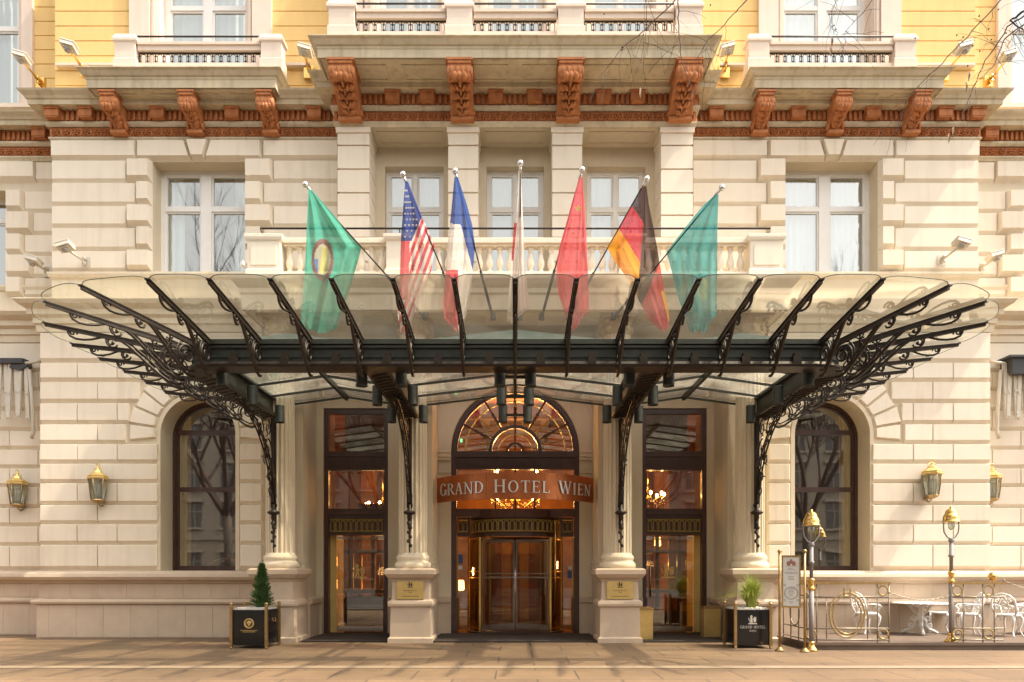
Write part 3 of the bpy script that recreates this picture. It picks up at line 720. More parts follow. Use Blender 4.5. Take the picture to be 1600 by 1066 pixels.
y2.build('second_floor_wall', M['pale'], H, fix=False)
yb = MB(); zz = 13.28
yrows = [13.14 + .365*i for i in range(13)]
for s in (-1, 1):
    for z0 in yrows:
        for a, b, y in ((9.42, UX, .1), (4.22, 5.95, .1), (UX+.03, 12.32, .9)):
            a_, b_ = sorted((s*a, s*b)); yb.block(a_, b_, z0, z0+.363, y, .035, bt=.010, bb=.014, bs=.004)
yb.build('yellow_facing', M['yellow'], H)
cs = MB()
for s in (-1, 1):
    for a, b, y in ((8.93, 9.42, .1), (5.95, 6.42, .1), (12.32, 12.60, .9)):
        a_, b_ = sorted((s*a, s*b)); cs.box(a_, b_, y-.12, y+.02, 13.14, 17.5)
    for a, b, y in ((8.78, 8.93, .1), (6.42, 6.57, .1)):
        a_, b_ = sorted((s*a, s*b)); cs.box(a_, b_, y-.06, y+.02, 13.14, 17.5); cs.box(a_+.05, b_-.04, y-.09, y-.061, 13.14, 17.5)
    # sill ledges at both sides of the balcony
    for a, b, y in ((9.6, 11.2, .1), (5.0, 5.6, .1)):
        a_, b_ = sorted((s*a, s*b)); 
        cs.box(a_, b_, y-.16, y-.046, 13.92, 13.98)
    a_, b_ = sorted((s*12.2, s*15.3)); cs.box(a_, b_, .55, .9, 13.30, 13.40)
for a in (-4.15, 3.6): cs.box(a, a+.55, -.58, -.49, 13.14, 17.5)
for c_ in (-2.52, 0, 2.52):
    hw = .73 if c_ else .66
    for sx in (-1, 1):
        a_, b_ = sorted((c_+sx*(hw+.02), c_+sx*(hw+.30))); cs.box(a_, b_, -.60, -.49, 13.14, 17.5)
        a_, b_ = sorted((c_+sx*(hw+.07), c_+sx*(hw+.16))); cs.box(a_, b_, -.635, -.601, 13.14, 17.5)
cs.build('window_casing', M['pale'], H)
# ---- windows
def window(x0, x1, z0, z1, y, bars=(), mull=.10, glassm='winglass', frm='wfrm', fw=.09, curtain='full', room='roomdark', name='window', depth=.9, leaf=True):
    m = MB()
    m.box(x0, x0+fw, y, y+.09, z0, z1); m.box(x1-fw, x1, y, y+.09, z0, z1); m.box(x0+fw, x1-fw, y, y+.09, z1-fw, z1); m.box(x0+fw, x1-fw, y, y+.09, z0, z0+fw)
    xm = (x0+x1)/2
    if mull: m.box(xm-mull/2, xm+mull/2, y-.02, y+.088, z0+fw, z1-fw)
    for b in bars: m.box(x0+fw, x1-fw, y-.012, y+.087, b-.05, b+.05)
    if leaf:      # casements
        zc = [z0+fw] + [b for b in bars] + [z1-fw]
        for q, (a, b) in enumerate(zip(zc, zc[1:])):
            a += .05 if q else 0; b -= .05 if b != z1-fw else 0
            for p, r_ in ((x0+fw, xm-mull/2), (xm+mull/2, x1-fw)):
                t = .045
                m.box(p, p+t, y+.02, y+.075, a, b); m.box(r_-t, r_, y+.02, y+.075, a, b); m.box(p+t, r_-t, y+.02, y+.075, a, a+t); m.box(p+t, r_-t, y+.02, y+.075, b-t, b)
    o = m.build(name, M[frm], H)
    g_ = MB(); g_.add([(x0+fw,y+.05,z0+fw),(x1-fw,y+.05,z0+fw),(x1-fw,y+.05,z1-fw),(x0+fw,y+.05,z1-fw)], [(0,1,2,3)]); g_.build('pane', M[glassm], o)
    r_ = MB(); a, b = x0-.3, x1+.3
    r_.add([(a,y+.12,z0-.1),(b,y+.12,z0-.1),(b,y+.12,z1+.1),(a,y+.12,z1+.1),(a,y+depth,z0-.1),(b,y+depth,z0-.1),(b,y+depth,z1+.1),(a,y+depth,z1+.1)],
           [(4,5,6,7),(0,1,5,4),(2,3,7,6),(1,2,6,5),(3,0,4,7)])
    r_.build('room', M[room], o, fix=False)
    if curtain:
        spans = [(x0, x1)] if curtain == 'full' else ([(x0, x0+.5), (x1-.5, x1)] if curtain == 'sides' else ([(x0, x0+.42)] if curtain == 'left' else [(x1-.42, x1)]))
        for a, b in spans:
            k = MB(); n = int((b-a)/.035); k.smooth = True
            vv = [(a+(b-a)*i/n, y+.22+.03*math.sin(i*1.15)+.012*math.sin(i*.37), z) for z in (z0, z1) for i in range(n+1)]
            k.add(vv, [(i, i+1, n+2+i, n+1+i) for i in range(n)]); k.build('curtain', M['goldcurtain' if room == 'cafedark' else 'curtain'], o, fix=False)
    return o
tz = Z(328, .42)
for s in (-1, 1):
    x0, x1 = sorted((s*6.59, s*8.85))
    window(x0, x1, 8.9, FT, .42, (tz,), mull=.26, fw=.11, curtain='full' if s > 0 else 'sides')
    x0, x1 = sorted((s*12.95, s*15.2)); window(x0, x1, 8.9, Z(298,.8), 1.2, (Z(346,1.2),), mull=.2, curtain='sides')
    x0, x1 = sorted((s*6.6, s*8.74)); window(x0, x1, 13.1, 17.2, .42, (Z(14,.42),), mull=.22, fw=.12)
    x0, x1 = sorted((s*12.75, s*15)); window(x0, x1, 13.3, 17.2, 1.2, (Z(46,1.2),), mull=.2)
for c_, hw in ((-2.5,.73),(0,.71),(2.5,.73)):
    window(c_-hw, c_+hw, 8.2, 11.6-.0, .42, (Z(329,.42),), mull=.10, fw=.09, name='french_window')
for c_, hw in ((-2.525,.725),(0,.66),(2.525,.725)):
    window(c_-hw, c_+hw, 13.1, 17.2, -.2, (), mull=.10, fw=.09, name='french_window')
# open casement of the left upper window
k = MB(); i0 = 0
for q in ((0,.045,0,1.1),(.85,.895,0,1.1),(.045,.85,0,.045),(.045,.85,1.055,1.1)): k.box(q[0], q[1], 0, .04, q[2], q[3])
k.xf(Matrix.Translation((-8.58, .36, 14.05)) @ Matrix.Rotation(R(22), 4, 'Z') @ Matrix.Rotation(R(-14), 4, 'X'))
# ---- arched ground floor windows
def arched_window(cx, side):
    y = .42; r = .90; m = MB()
    for r0, r1, y0, y1 in ((r, r-.07, y-.04, y+.1), (r-.07, r-.12, y, y+.09)):
        po = [(cx-r0,1.62)] + arc(cx, AZ, r0, 180, 0, 24) + [(cx+r0,1.62)]; pi_ = [(cx-r1,1.62)] + arc(cx, AZ, r1, 180, 0, 24) + [(cx+r1,1.62)]; n = len(po)
        m.add([(x,y0,z) for x,z in po]+[(x,y0,z) for x,z in pi_]+[(x,y1,z) for x,z in po]+[(x,y1,z) for x,z in pi_],
              [f for i in range(n-1) for f in ((i,i+1,n+i+1,n+i),(n+i,n+i+1,3*n+i+1,3*n+i),(2*n+i,2*n+i+1,i+1,i))])
    m.box(cx-.78, cx+.78, y, y+.09, 1.621, 1.74)
    for z in (Z(676,y), Z(765,y)): m.box(cx-.78, cx+.78, y-.015, y+.085, z-.055, z+.055)
    o = m.build('arched_window', M['bfrm'], H)
    p = [(cx-.8,1.66)] + arc(cx, AZ, .8, 180, 0, 24) + [(cx+.8,1.66)]
    g_ = MB(); g_.add([(x,y+.05,z) for x,z in p], [list(range(len(p)))[::-1]]); g_.build('pane', M['darkglass'], o, fix=False)
    r_ = MB(); a, b, z0, z1, yy = cx-1.3, cx+1.3, 1.3, 6.2, y+2.2
    r_.add([(a,y+.13,z0),(b,y+.13,z0),(b,y+.13,z1),(a,y+.13,z1),(a,yy,z0),(b,yy,z0),(b,yy,z1),(a,yy,z1)], [(4,5,6,7),(0,1,5,4),(2,3,7,6),(1,2,6,5),(3,0,4,7)])
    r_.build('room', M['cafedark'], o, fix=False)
    k = MB(); k.smooth = True; a = cx-.88 if side < 0 else cx+.56; n = 14
    vv = [(a+.32*i/n, y+.25+.03*math.sin(i*1.3), z) for z in (1.6, 6.0) for i in range(n+1)]
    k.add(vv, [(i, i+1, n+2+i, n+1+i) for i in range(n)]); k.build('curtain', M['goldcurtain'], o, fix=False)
arched_window(-CXW, -1); arched_window(CXW, 1)
# ---- first floor balcony with balustrade
bm_ = MB()
pth = [(-6.05,-.2),(-6.05,-1.62),(6.05,-1.62),(6.05,-.2)]
bm_.box(-6.05, 6.05, -1.62, .19, 7.72, 8.13)
bm_.sweep(pth, [(-.02,7.40),(.0,7.40),(.02,7.72),(.06,7.76),(.06,7.86),(.12,7.92),(.20,8.02),(.22,8.10),(-.02,8.135)])
bm_.box(-6.0, 6.0, -1.55, -.6, 7.40, 7.719)
BAL = bm_.build('balcony', M['stone'], H)
BY = -1.44
def bal_ped(cx, hw):
    m = MB(); pedstack(m, cx, BY, [(hw+.03,8.14),(hw+.03,8.26),(hw,8.28),(hw,8.88),(hw+.04,8.92),(hw+.06,8.97),(hw+.06,9.03),(hw-.02,9.06)], sy=.7 if hw > .3 else 1)
    if hw > .3: m.box(cx-hw+.08, cx+hw-.08, BY-hw*.7-.015, BY-hw*.7, 8.36, 8.80)
    m.build('pedestal', M['cream'], BAL)
for s in (-1, 1): bal_ped(s*5.55, .36); bal_ped(s*2.58, .26)
bp_ = MB(); bp_.lathe([(.07,0),(.07,.05),(.045,.07),(.045,.09),(.075,.14),(.088,.20),(.082,.26),(.055,.36),(.040,.43),(.038,.46),(.06,.48),(.06,.50),(.045,.515),(.07,.53),(.07,.58)], n=10)
first = None
for a, b in ((-5.16,-2.87),(-2.29,2.29),(2.87,5.16)):
    m = MB(); m.box(a, b, BY-.12, BY+.12, 8.14, 8.27); m.build('balustrade_base', M['cream'], BAL)
    m = MB(); m.box(a, b, BY-.11, BY+.11, 8.852, 8.90); m.box(a, b, BY-.16, BY+.16, 8.90, 8.99); m.box(a, b, BY-.13, BY+.13, 8.99, 9.02); m.build('balustrade_rail', M['cream'], BAL)
    n = int(round((b-a)/.226))
    for i in range(n):
        x = a + (b-a)*(i+.5)/n
        if first is None: first = bp_.build('baluster', M['cream'], BAL, (x, BY, 8.27))
        else:
            q = first.copy(); scene.collection.objects.link(q); q.parent = BAL; q.location = (x, BY, 8.27)
m = MB(); m.tube([(-5.62,BY,9.06),(-5.70,BY-.05,9.26),(5.70,BY-.05,9.26),(5.62,BY,9.06)], .022, n=6)
for x in (-2.58, 2.58): m.tube([(x,BY,9.05),(x,BY-.05,9.25)], .014, n=5)
m.build('handrail', M['iron'], BAL)
# ---- columns
def column(cx):
    m = MB(); r = .325; n = 20; prof = []
    def ring(z, rr):
        out = []
        for j in range(n):
            a0 = 2*math.pi*j/n; da = 2*math.pi/n
            for f, k_ in ((.0,1),(.22,1),(.36,.93),(.61,.905),(.86,.93)): out.append((cx+rr*k_*math.cos(a0+f*da), -1.0+rr*k_*math.sin(a0+f*da), z))
        return out
    zs_ = [2.02, 3.5, 5, 6.3, 7.0]; rs = [r, r, r*.97, r*.93, r*.90]; vv = []; N = n*5
    for z, rr in zip(zs_, rs): vv += ring(z, rr)
    m.add(vv, [(i*N+j, i*N+(j+1) % N, (i+1)*N+(j+1) % N, (i+1)*N+j) for i in range(4) for j in range(N)])
    m.lathe([(.42,1.67),(.42,1.76),(.40,1.80),(.36,1.83),(.36,1.86),(.385,1.90),(.37,1.95),(.335,1.98),(.33,2.02)], (cx,-1.0,0), n=28)
    o = m.build('column', M['stone'], H)
    p = MB(); pedstack(p, cx, -1.0, [(.50,0),(.50,.10),(.455,.13),(.44,.80),(.49,.82),(.50,.87),(.49,.93),(.42,.97),(.405,1.36),(.42,1.38),(.44,1.42),(.50,1.46),(.545,1.52),(.56,1.54),(.56,1.64),(.50,1.67)])
    p.box(cx-.40, cx+.40, -.60, .69 if abs(cx) < 4 else -.20, 0, 1.60)
    p.build('pedestal', M['pinkstone'], o)
    q = MB(); q.lathe([(.29,7.0),(.33,7.03),(.30,7.06),(.30,7.2),(.36,7.32),(.42,7.36)], (cx,-1.0,0), n=20); q.box(cx-.42, cx+.42, -1.42, -.58, 7.34, 7.40)
    for k in range(8):
        a = k*math.pi/4; q.ball((cx+.31*math.cos(a), -1+.31*math.sin(a), 7.13), .07, .07, .09, n=6, m=4)
        q.ball((cx+.38*math.cos(a), -1+.38*math.sin(a), 7.29), .07, .07, .05, n=6, m=4)
    q.build('capital', M['gilt'], o)
    w_ = MB(); w_.box(cx-.40, cx+.40, -.62, .69 if abs(cx) < 4 else -.21, 1.67, 7.39)
    for zz, e in ((1.67,.05),(1.78,.03)): w_.box(cx-.40-e, cx+.40+e, -.62-e, .68 if abs(cx) < 4 else -.215, zz, zz+.09)
    w_.build('pilaster', M['reveal'], o)
for cx in (-5.4, -2.35, 2.35, 5.4): column(cx)
# ---- doors
DY = .80
def arcade(m, x0, x1, z0, z1, yf, n, mapf=lambda x: (x, 0)):
    """band of small open arches"""
    p = (x1-x0)/n
    for i in range(n):
        c_ = x0+p*(i+.5); hw = p*.36
        pts = [(c_-hw, z0+.04), (c_-hw, z1-.05-hw)] + arc(c_, z1-.05-hw, hw, 180, 0, 6)[1:-1] + [(c_+hw, z1-.05-hw), (c_+hw, z0+.04)]
        m.tube([(mapf(x)[0], yf+mapf(x)[1]-.012, z) for x, z in pts], .014, n=4, caps=True)
    for z in (z0+.02, z1-.02):
        m.tube([(mapf(x0+(x1-x0)*i/12)[0], yf+mapf(x0+(x1-x0)*i/12)[1]-.01, z) for i in range(13)], .022, n=4)
def side_door(s):
    x0, x1 = sorted((s*DS[0], s*DS[1])); m = MB(); y = DY
    fw = .11
    m.box(x0, x0+fw, y-.04, y+.14, .06, 5.74); m.box(x1-fw, x1, y-.04, y+.14, .06, 5.74); m.box(x0+fw, x1-fw, y-.04, y+.14, 5.62, 5.74)
    m.box(x0, x0+fw+.02, y-.07, y-.041, .0, .92); m.box(x1-fw-.02, x1, y-.07, y-.041, .0, .92)
    m.box(x0+fw, x1-fw, y-.05, y+.14, 4.18, 4.66); m.box(x0+fw, x1-fw, y-.09, y-.051, 4.52, 4.60)
    for i in range(32): m.box(x0+fw+.02+i*.044, x0+fw+.045+i*.044, y-.07, y-.051, 4.24, 4.44)
    m.box(x0+fw, x1-fw, y-.03, y+.14, 2.96, 3.20); m.box(x0+fw, x1-fw, y-.09, y-.031, 3.05, 3.13)
    m.box(x0+fw, x1-fw, y+.02, y+.12, 2.58, 2.96); m.box(x0+fw, x1-fw, y-.02, y+.13, 2.52, 2.58)
    o = m.build('entrance_door', M['bfrm'], H)
    a = MB(); arcade(a, x0+fw+.03, x1-fw-.03, 2.60, 2.94, y+.0, 10); a.build('arcade_band', M['ochre'], o)
    g_ = MB()
    for z0, z1 in ((4.66,5.62),(3.20,4.18)): g_.add([(x0+fw,y+.05,z0),(x1-fw,y+.05,z0),(x1-fw,y+.05,z1),(x0+fw,y+.05,z1)], [(0,1,2,3)])
    g_.build('pane', M['doorglass2'], o)
    dx0, dx1 = (x0+fw+.20, x1-fw-.01) if s < 0 else (x0+fw+.01, x1-fw-.22)
    g_ = MB(); g_.box(dx0, dx1, y+.04, y+.055, .12, 2.50); lf = g_.build('door_leaf', M['doorglass'], o)
    hsd = 1 if s < 0 else -1; hx = (dx1-.10) if s < 0 else (dx0+.10)
    h = MB(); h.tube([(hx, y-.02, .95), (hx, y-.02, 1.85)], .014, n=6); h.box(hx-.01, hx+.01, y-.02, y+.04, 1.0, 1.03); h.box(hx-.01, hx+.01, y-.02, y+.04, 1.78, 1.81)
    for q in (dx0, dx1-.16): h.box(q, q+.16, y+.02, y+.075, 2.42, 2.50)
    h.box(dx0, dx1, y+.015, y+.08, .07, .20)
    h.build('door_fitting', M['chrome'], lf)
    cr = MB(); crest(cr, (dx0+dx1)/2-.03, 1.42, .38, y+.035, .004); cr.build('crest', M['goldleaf'], lf)
    # ochre inner jamb seen beside the leaf, brass rails behind
    j = MB(); xj = x0+fw if s < 0 else x1-fw-.16; j.box(xj, xj+.16, y+.16, y+.9, .03, 2.55); j.build('inner_jamb', M['goldcurtain'], o)
M['doorglass2'] = glass('transom_glass', (0.80, 0.70, 0.56), 0.22, wav=0.05)
side_door(-1); side_door(1)
m = MB(); y = DY; fw = .13
for s in (-1, 1):
    a, b = sorted((s*DC, s*(DC-fw))); m.box(a, b, y-.05, y+.15, 0, 4.66); a, b = sorted((s*(DC+.0), s*(DC-fw-.03))); m.box(a, b, y-.08, y-.051, 0, .92)
for r0, r1, y0 in ((DC, DC-.10, y-.05), (DC-.10, DC-.15, y-.01)):
    po = arc(0, 4.66, r0, 180, 0, 32); pi_ = arc(0, 4.66, r1, 180, 0, 32); n = len(po)
    m.add([(x,y0,z) for x,z in po]+[(x,y0,z) for x,z in pi_]+[(x,y+.12,z) for x,z in po]+[(x,y+.12,z) for x,z in pi_],
          [f for i in range(n-1) for f in ((i,i+1,n+i+1,n+i),(n+i,n+i+1,3*n+i+1,3*n+i),(2*n+i,2*n+i+1,i+1,i))])
m.box(-DC+fw, DC-fw, y-.06, y+.12, 4.20, 4.66); m.box(-DC+fw, DC-fw, y-.11, y-.061, 4.50, 4.60)
for i in range(62): m.box(-DC+fw+.02+i*.0435, -DC+fw+.045+i*.0435, y-.08, y-.061, 4.24, 4.42)
m.box(-DC+fw, DC-fw, y, y+.12, 3.0, 3.20)
for x in (-.5, 0, .5): m.box(x-.02, x+.02, y+.01, y+.08, 3.20, 4.20)
CD = m.build('entrance_door', M['bfrm'], H)
fl = MB()
def tarc(mm, r0, r1, yy0, yy1):
    po = arc(0, 4.66, r0, 180, 0, 24); pi_ = arc(0, 4.66, r1, 180, 0, 24); n = len(po)
    mm.add([(x,yy0,z) for x,z in po]+[(x,yy0,z) for x,z in pi_]+[(x,yy1,z) for x,z in po]+[(x,yy1,z) for x,z in pi_],
           [f for i in range(n-1) for f in ((i,i+1,n+i+1,n+i),(n+i,n+i+1,3*n+i+1,3*n+i),(2*n+i,2*n+i+1,i+1,i))])
tarc(fl, .68, .59, y-.02, y+.08); tarc(fl, .24, .17, y-.02, y+.08)
for a in (28, 59, 90, 121, 152):
    ca, sa = math.cos(R(a)), math.sin(R(a))
    ts = [.68,.80,.86,.92,.98,1.04,1.10,1.16,1.22,1.5]; rr = [.022,.022,.05,.024,.055,.024,.05,.022,.022,.022]
    fl.tube([(t*ca, y+.0, 4.66+t*sa) for t in ts], rr, n=8)
fl.tube([(0,y,4.70),(0,y,5.34)], .018, n=6)
fl.build('fanlight', M['bfrm'], CD)
fg = MB(); tarc(fg, 1.30, 1.27, y+.02, y+.05); tarc(fg, .46, .43, y+.02, y+.05)
for a in (14, 43, 75, 105, 137, 166):
    ca, sa = math.cos(R(a)), math.sin(R(a)); fg.tube([(.7*ca, y+.03, 4.66+.7*sa), (1.29*ca, y+.03, 4.66+1.29*sa)], .014, n=4)
fg.build('fanlight_tracery', M['ochre'], CD)
g_ = MB(); p = [(-1.5,4.66)] + arc(0, 4.66, 1.5, 180, 0, 24)[1:-1] + [(1.5,4.66)]
g_.add([(x, y+.06, z) for x, z in p], [list(range(len(p)))[::-1]]); g_.add([(-1.5,y+.06,3.2),(1.5,y+.06,3.2),(1.5,y+.06,4.2),(-1.5,y+.06,4.2)], [(0,1,2,3)])
g_.build('pane', M['doorglass2'], CD, fix=False)
# revolving door
RY = 1.75; RR = 1.22
def cyl(m, r, a0, a1, z0, z1, n=16, t=.02):
    for i in range(n):
        a, b = R(a0+(a1-a0)*i/n), R(a0+(a1-a0)*(i+1)/n)
        vv = [(q*math.sin(w_), RY-q*math.cos(w_), z) for z in (z0, z1) for q, w_ in ((r,a),(r,b),(r+t,b),(r+t,a))]
        m.add(vv, [(0,3,2,1),(4,5,6,7),(0,1,5,4),(2,3,7,6)] + ([(3,0,4,7)] if i == 0 else []) + ([(1,2,6,5)] if i == n-1 else []))
m = MB(); cyl(m, RR-.03, -75, 75, 2.96, 3.16, t=.12); cyl(m, RR-.02, -75, 75, 2.56, 2.96, t=.03); cyl(m, RR-.02, -75, 75, 2.48, 2.56, t=.06)
m.box(-DC+fw, -1.17, 1.05, 1.15, 2.5, 3.0); m.box(1.17, DC-fw, 1.05, 1.15, 2.5, 3.0)
m.lathe([(1.26,3.0),(1.26,3.02)], (0,RY,0), n=40); m.lathe([(1.24,2.46),(1.24,2.47)], (0,RY,0), n=40)
m.lathe([(1.3,.045),(1.3,.05)], (0,RY,0), n=40)
RV = m.build('revolving_door', M['bfrm'], H)
m = MB()
def mapc(x): a = x/RR; return (RR*1.03*math.sin(a), -RR*1.03*math.cos(a))
arcade(m, -1.45, 1.45, 2.60, 2.93, RY, 20, mapc)
arcade(m, -DC+fw+.02, -1.22, 2.60, 2.93, 1.03, 2); arcade(m, 1.22, DC-fw-.02, 2.60, 2.93, 1.03, 2)
m.build('arcade_band', M['ochre'], RV)
m = MB(); cyl(m, RR, -88, -48, .06, 2.46, t=.01); cyl(m, RR, 48, 88, .06, 2.46, t=.01)
m.box(-1.50, -1.24, 1.08, 1.09, .1, 2.46); m.box(1.24, 1.50, 1.08, 1.09, .1, 2.46)
m.build('drum_glass', M['doorglass'], RV)
m = MB()
for a in (-88, -48, 48, 88):
    x, yy = RR*math.sin(R(a)), RY-RR*math.cos(R(a)); m.box(x-.025, x+.025, yy-.03, yy+.03, .05, 2.5)
for z in (.12, 1.42, 1.58, 2.42): cyl(m, RR-.012, -88, -48, z, z+.035, t=.034); cyl(m, RR-.012, 48, 88, z, z+.035, t=.034)
m.box(-1.5, -1.47, 1.06, 1.10, .05, 2.5); m.box(1.47, 1.5, 1.06, 1.10, .05, 2.5)
m.tube([(1.02, .70, .5), (1.02, .70, 2.9)], .022, n=8)
m.build('drum_frame', M['brass'], RV)
for a in (42, 138, 222, 318):
    m = MB(); t = .035
    for q in ((.04,.04+t,.07,2.44),(1.14,1.14+t,.07,2.44),(.04+t,1.14,.07,.22),(.04+t,1.14,2.38,2.44),(.04+t,1.14,1.42,1.46),(.04+t,1.14,1.53,1.56)): m.box(q[0], q[1], -.02, .02, q[2], q[3])
    o = m.build('door_wing', M['chrome'], RV, (0, RY, 0), rot=(0,0,R(a)))
    g_ = MB(); g_.box(.075, 1.14, -.004, .004, .22, 2.38); g_.build('wing_glass', M['doorglass'], o)
m = MB(); m.tube([(0,RY,.06),(0,RY,2.46)], .04, n=10); m.build('door_post', M['chrome'], RV)
m = MB()
for x, z, w_, h in ((-1.42,1.92,.12,.24),(1.42,1.52,.13,.20)): m.box(x-w_/2, x+w_/2, 1.065, 1.078, z-h/2, z+h/2)
m.build('blue_sticker', M['blue'], RV)
m = MB()
for x, z in ((-1.42,1.70),(1.42,1.70)): m.box(x-.05, x+.05, 1.065, 1.078, z-.05, z+.05)
m.build('white_sticker', M['paper'], RV)
m = MB(); add_text(m, 'PROSIT' if False else 'PRO', .07, .42, 1.86, .88+.62, .003); m.build('sliding_notice', M['paper'], RV)
# lobby seen through the glass
m = MB()
def inq(vv): m.add(vv, [(0,1,2,3)])
a, b, y0, y1, zt = -7, 7, 1.0, 10, 6.35
inq([(a,y0,.02),(b,y0,.02),(b,y1,.02),(a,y1,.02)]); m.build('lobby_floor', M['lobbyfloor'], H, fix=False); m = MB()
inq([(a,y1,0),(b,y1,0),(b,y1,zt),(a,y1,zt)]); inq([(a,y0,0),(a,y1,0),(a,y1,zt),(a,y0,zt)]); inq([(b,y0,0),(b,y0,zt),(b,y1,zt),(b,y1,0)]); inq([(a,y0,zt),(a,y1,zt),(b,y1,zt),(b,y0,zt)])
for s in (-1, 1):
    for x, yy in ((2.2, 3.2), (2.2, 6.0), (4.9, 6.5)):
        m.box(s*x-.22, s*x+.22, yy-.2, yy+.2, 0.02, zt)
m.build('lobby_wall', M['orangewall'], H, fix=False)
m = MB()
for i in range(14): m.box(-1.0, 1.0, 5.2+.3*i, 9.9, .02+.16*i, .02+.16*(i+1)-.001)
SC = m.build('staircase', M['carpet'], H)
m = MB()
for s in (-1, 1):
    m.tube([(s*1.1, 5.1+.3*i, 1.0+.16*i) for i in range(14)], .05, n=6)
    for i in range(0, 14, 1): m.tube([(s*1.1, 5.2+.3*i, .1+.16*i), (s*1.1, 5.2+.3*i, 1.0+.16*i)], .02, n=5)
m.build('banister', M['brass'], SC)
m = MB()
for s in (-1, 1):
    for x, yy, z0, z1 in ((3.45, 3.0, .1, 2.6), (4.45, 3.0, .1, 2.6), (3.9, 4.6, .1, 2.8)): m.box(s*x-.06, s*x+.06, yy, yy+.1, z0, z1)
    for z in (.9, 1.7, 2.5): m.box(min(s*3.4,s*4.5), max(s*3.4,s*4.5), 3.0, 3.05, z, z+.05)
m.build('lobby_screen', M['brass'], H)
def point(loc, e, r=.12, col=(1,.52,.18)):
    l = bpy.data.lights.new('lobby_fill', 'POINT'); l.energy = e; l.shadow_soft_size = r; l.color = col
    o = bpy.data.objects.new('lobby_fill', l); scene.collection.objects.link(o); o.location = loc; return o
LAMPG = 'lit lamps inside the lobby'
def wall_sconce(loc, label):
    r_ = empty('sconce', loc, label=label, cat='lamp', group=LAMPG)
    k = MB(); k.lathe([(.05,0),(.10,.05),(.085,.28),(.06,.30)], n=12); k.build('lamp_shade', M['lampsoft'], r_)
    k = MB(); k.lathe([(.01,-.18),(.03,-.15),(.02,-.02),(.06,0)], n=10); k.build('bracket', M['brass'], r_)
    return r_
m = MB()
for s in (-1, 1):      # dark timber inner doors behind the glass leaves
    xa, xb = s*3.3, s*4.8
    for x in (3.36, 3.95, 4.55): m.box(s*x-.05, s*x+.05, 2.4, 2.5, .03, 2.9)
    for z in (.1, 1.0, 2.1, 2.8): m.box(min(xa,xb), max(xa,xb), 2.405, 2.495, z, z+.09)
    m.box(min(xa,xb), max(xa,xb), 2.41, 2.49, .19, .9 if s < 0 else .5)
for x in (-1.32, 1.32): m.box(x-.05, x+.05, 3.25, 3.35, .03, 3.0)
m.box(-1.4, 1.4, 3.25, 3.34, 2.9, 3.1)
m.build('inner_door', M['bfrm'], H)
m = MB()
for s in (-1, 1): m.box(min(s*.62,s*1.02), max(s*.62,s*1.02), 4.6, 4.7, .03, 2.6); m.box(min(s*1.12,s*1.34), max(s*1.12,s*1.34), 2.9, 3.2, .03, 3.0)
m.build('added_dark_panel', M['cafedark'], H)  # dark panels added to darken the view on both sides of the revolving door
m = MB()
for yy in (2.9, 5.0): m.box(-2.0, 2.0, yy, yy+.25, 5.95, 6.34)
for xx in (-.9, .9): m.box(xx-.12, xx+.12, 1.3, 9, 6.05, 6.33)
m.build('added_dark_beam', M['cafedark'], H)  # dark beams added under the ceiling to break up the even amber glow
m = MB(); m.box(-4.45, -3.1, 1.25, 1.3, 4.3, 5.9); m.box(3.1, 4.5, 1.25, 1.3, 4.3, 5.9); m.box(-4.4, -3.1, 2.6, 2.65, 3.0, 3.5); m.build('dark_transom_sheet', M['cafedark'], H)  # dark sheets added to hide the amber glow behind the side transoms
m = MB()
for s in (-1, 1):      # swagged drapes at both sides of the stairs
    m.tube([(s*(.92+.25*t*t), 4.9, 2.9-1.9*t) for t in [k/8 for k in range(9)]], [.10,.12,.13,.12,.11,.09,.06,.05,.07], n=8)
m.build('drape', M['orangewall'], H)
wall_sconce((-3.75, 4.4, 1.75), 'upper glowing amber lamp behind the left glass door')
wall_sconce((-3.75, 4.4, 1.05), 'lower glowing amber lamp behind the left glass door')
wall_sconce((4.35, 4.4, 2.35), 'glowing amber lamp behind the right glass door')
wall_sconce((-1.55, 3.0, 1.05), 'small amber lamp low inside the revolving door, left side')
def chandelier(loc, label, sc=1):
    r_ = empty('chandelier', loc, label=label, cat='chandelier', group='chandeliers in the lobby')
    k = MB(); k.tube([(0,0,0),(0,0,.9)], .02, n=6); k.lathe([(.02,-.25),(.1,-.2),(.05,-.05),(.12,0),(.03,.1)], n=10)
    for i in range(8):
        a = i*math.pi/4; k.tube([(0,0,0),(.25*math.cos(a),.25*math.sin(a),-.10),(.48*math.cos(a),.48*math.sin(a),.05)], .012, n=5)
    k.build('arm', M['brass'], r_)
    for i in range(8):
        a = i*math.pi/4; k = MB(); k.ball((.48*math.cos(a), .48*math.sin(a), .12), .04, .04, .06, n=8, m=5); k.build('bulb', M['lamp'], r_)
    k = MB(); rnd = random.Random(5)
    for i in range(60):
        a = rnd.uniform(0, 6.28); q = rnd.uniform(.2,.5); k.ball((q*math.cos(a), q*math.sin(a), -rnd.uniform(.0,.28)), .015, .015, .03, n=5, m=3)
    k.build('crystal_drop', M['chrome'], r_); r_.scale = (sc,)*3
chandelier((0, 3.0, 3.60), 'crystal chandelier glowing above the revolving door', 1.5)
chandelier((-3.9, 3.6, 3.45), 'crystal chandelier in the room behind the left door')
chandelier((3.9, 3.6, 3.75), 'crystal chandelier in the room behind the right door')
for x in (-.5, .55):
    k = MB(); k.lathe([(.02,0),(.05,.01),(.05,.06),(.03,.07)], n=10); tag(k.build('ceiling_spot', M['lamp'], None, (x, 1.4, 4.20)), 'small bright spot lamp above the copper name banner, %s one' % ('left' if x < 0 else 'right'), 'lamp')
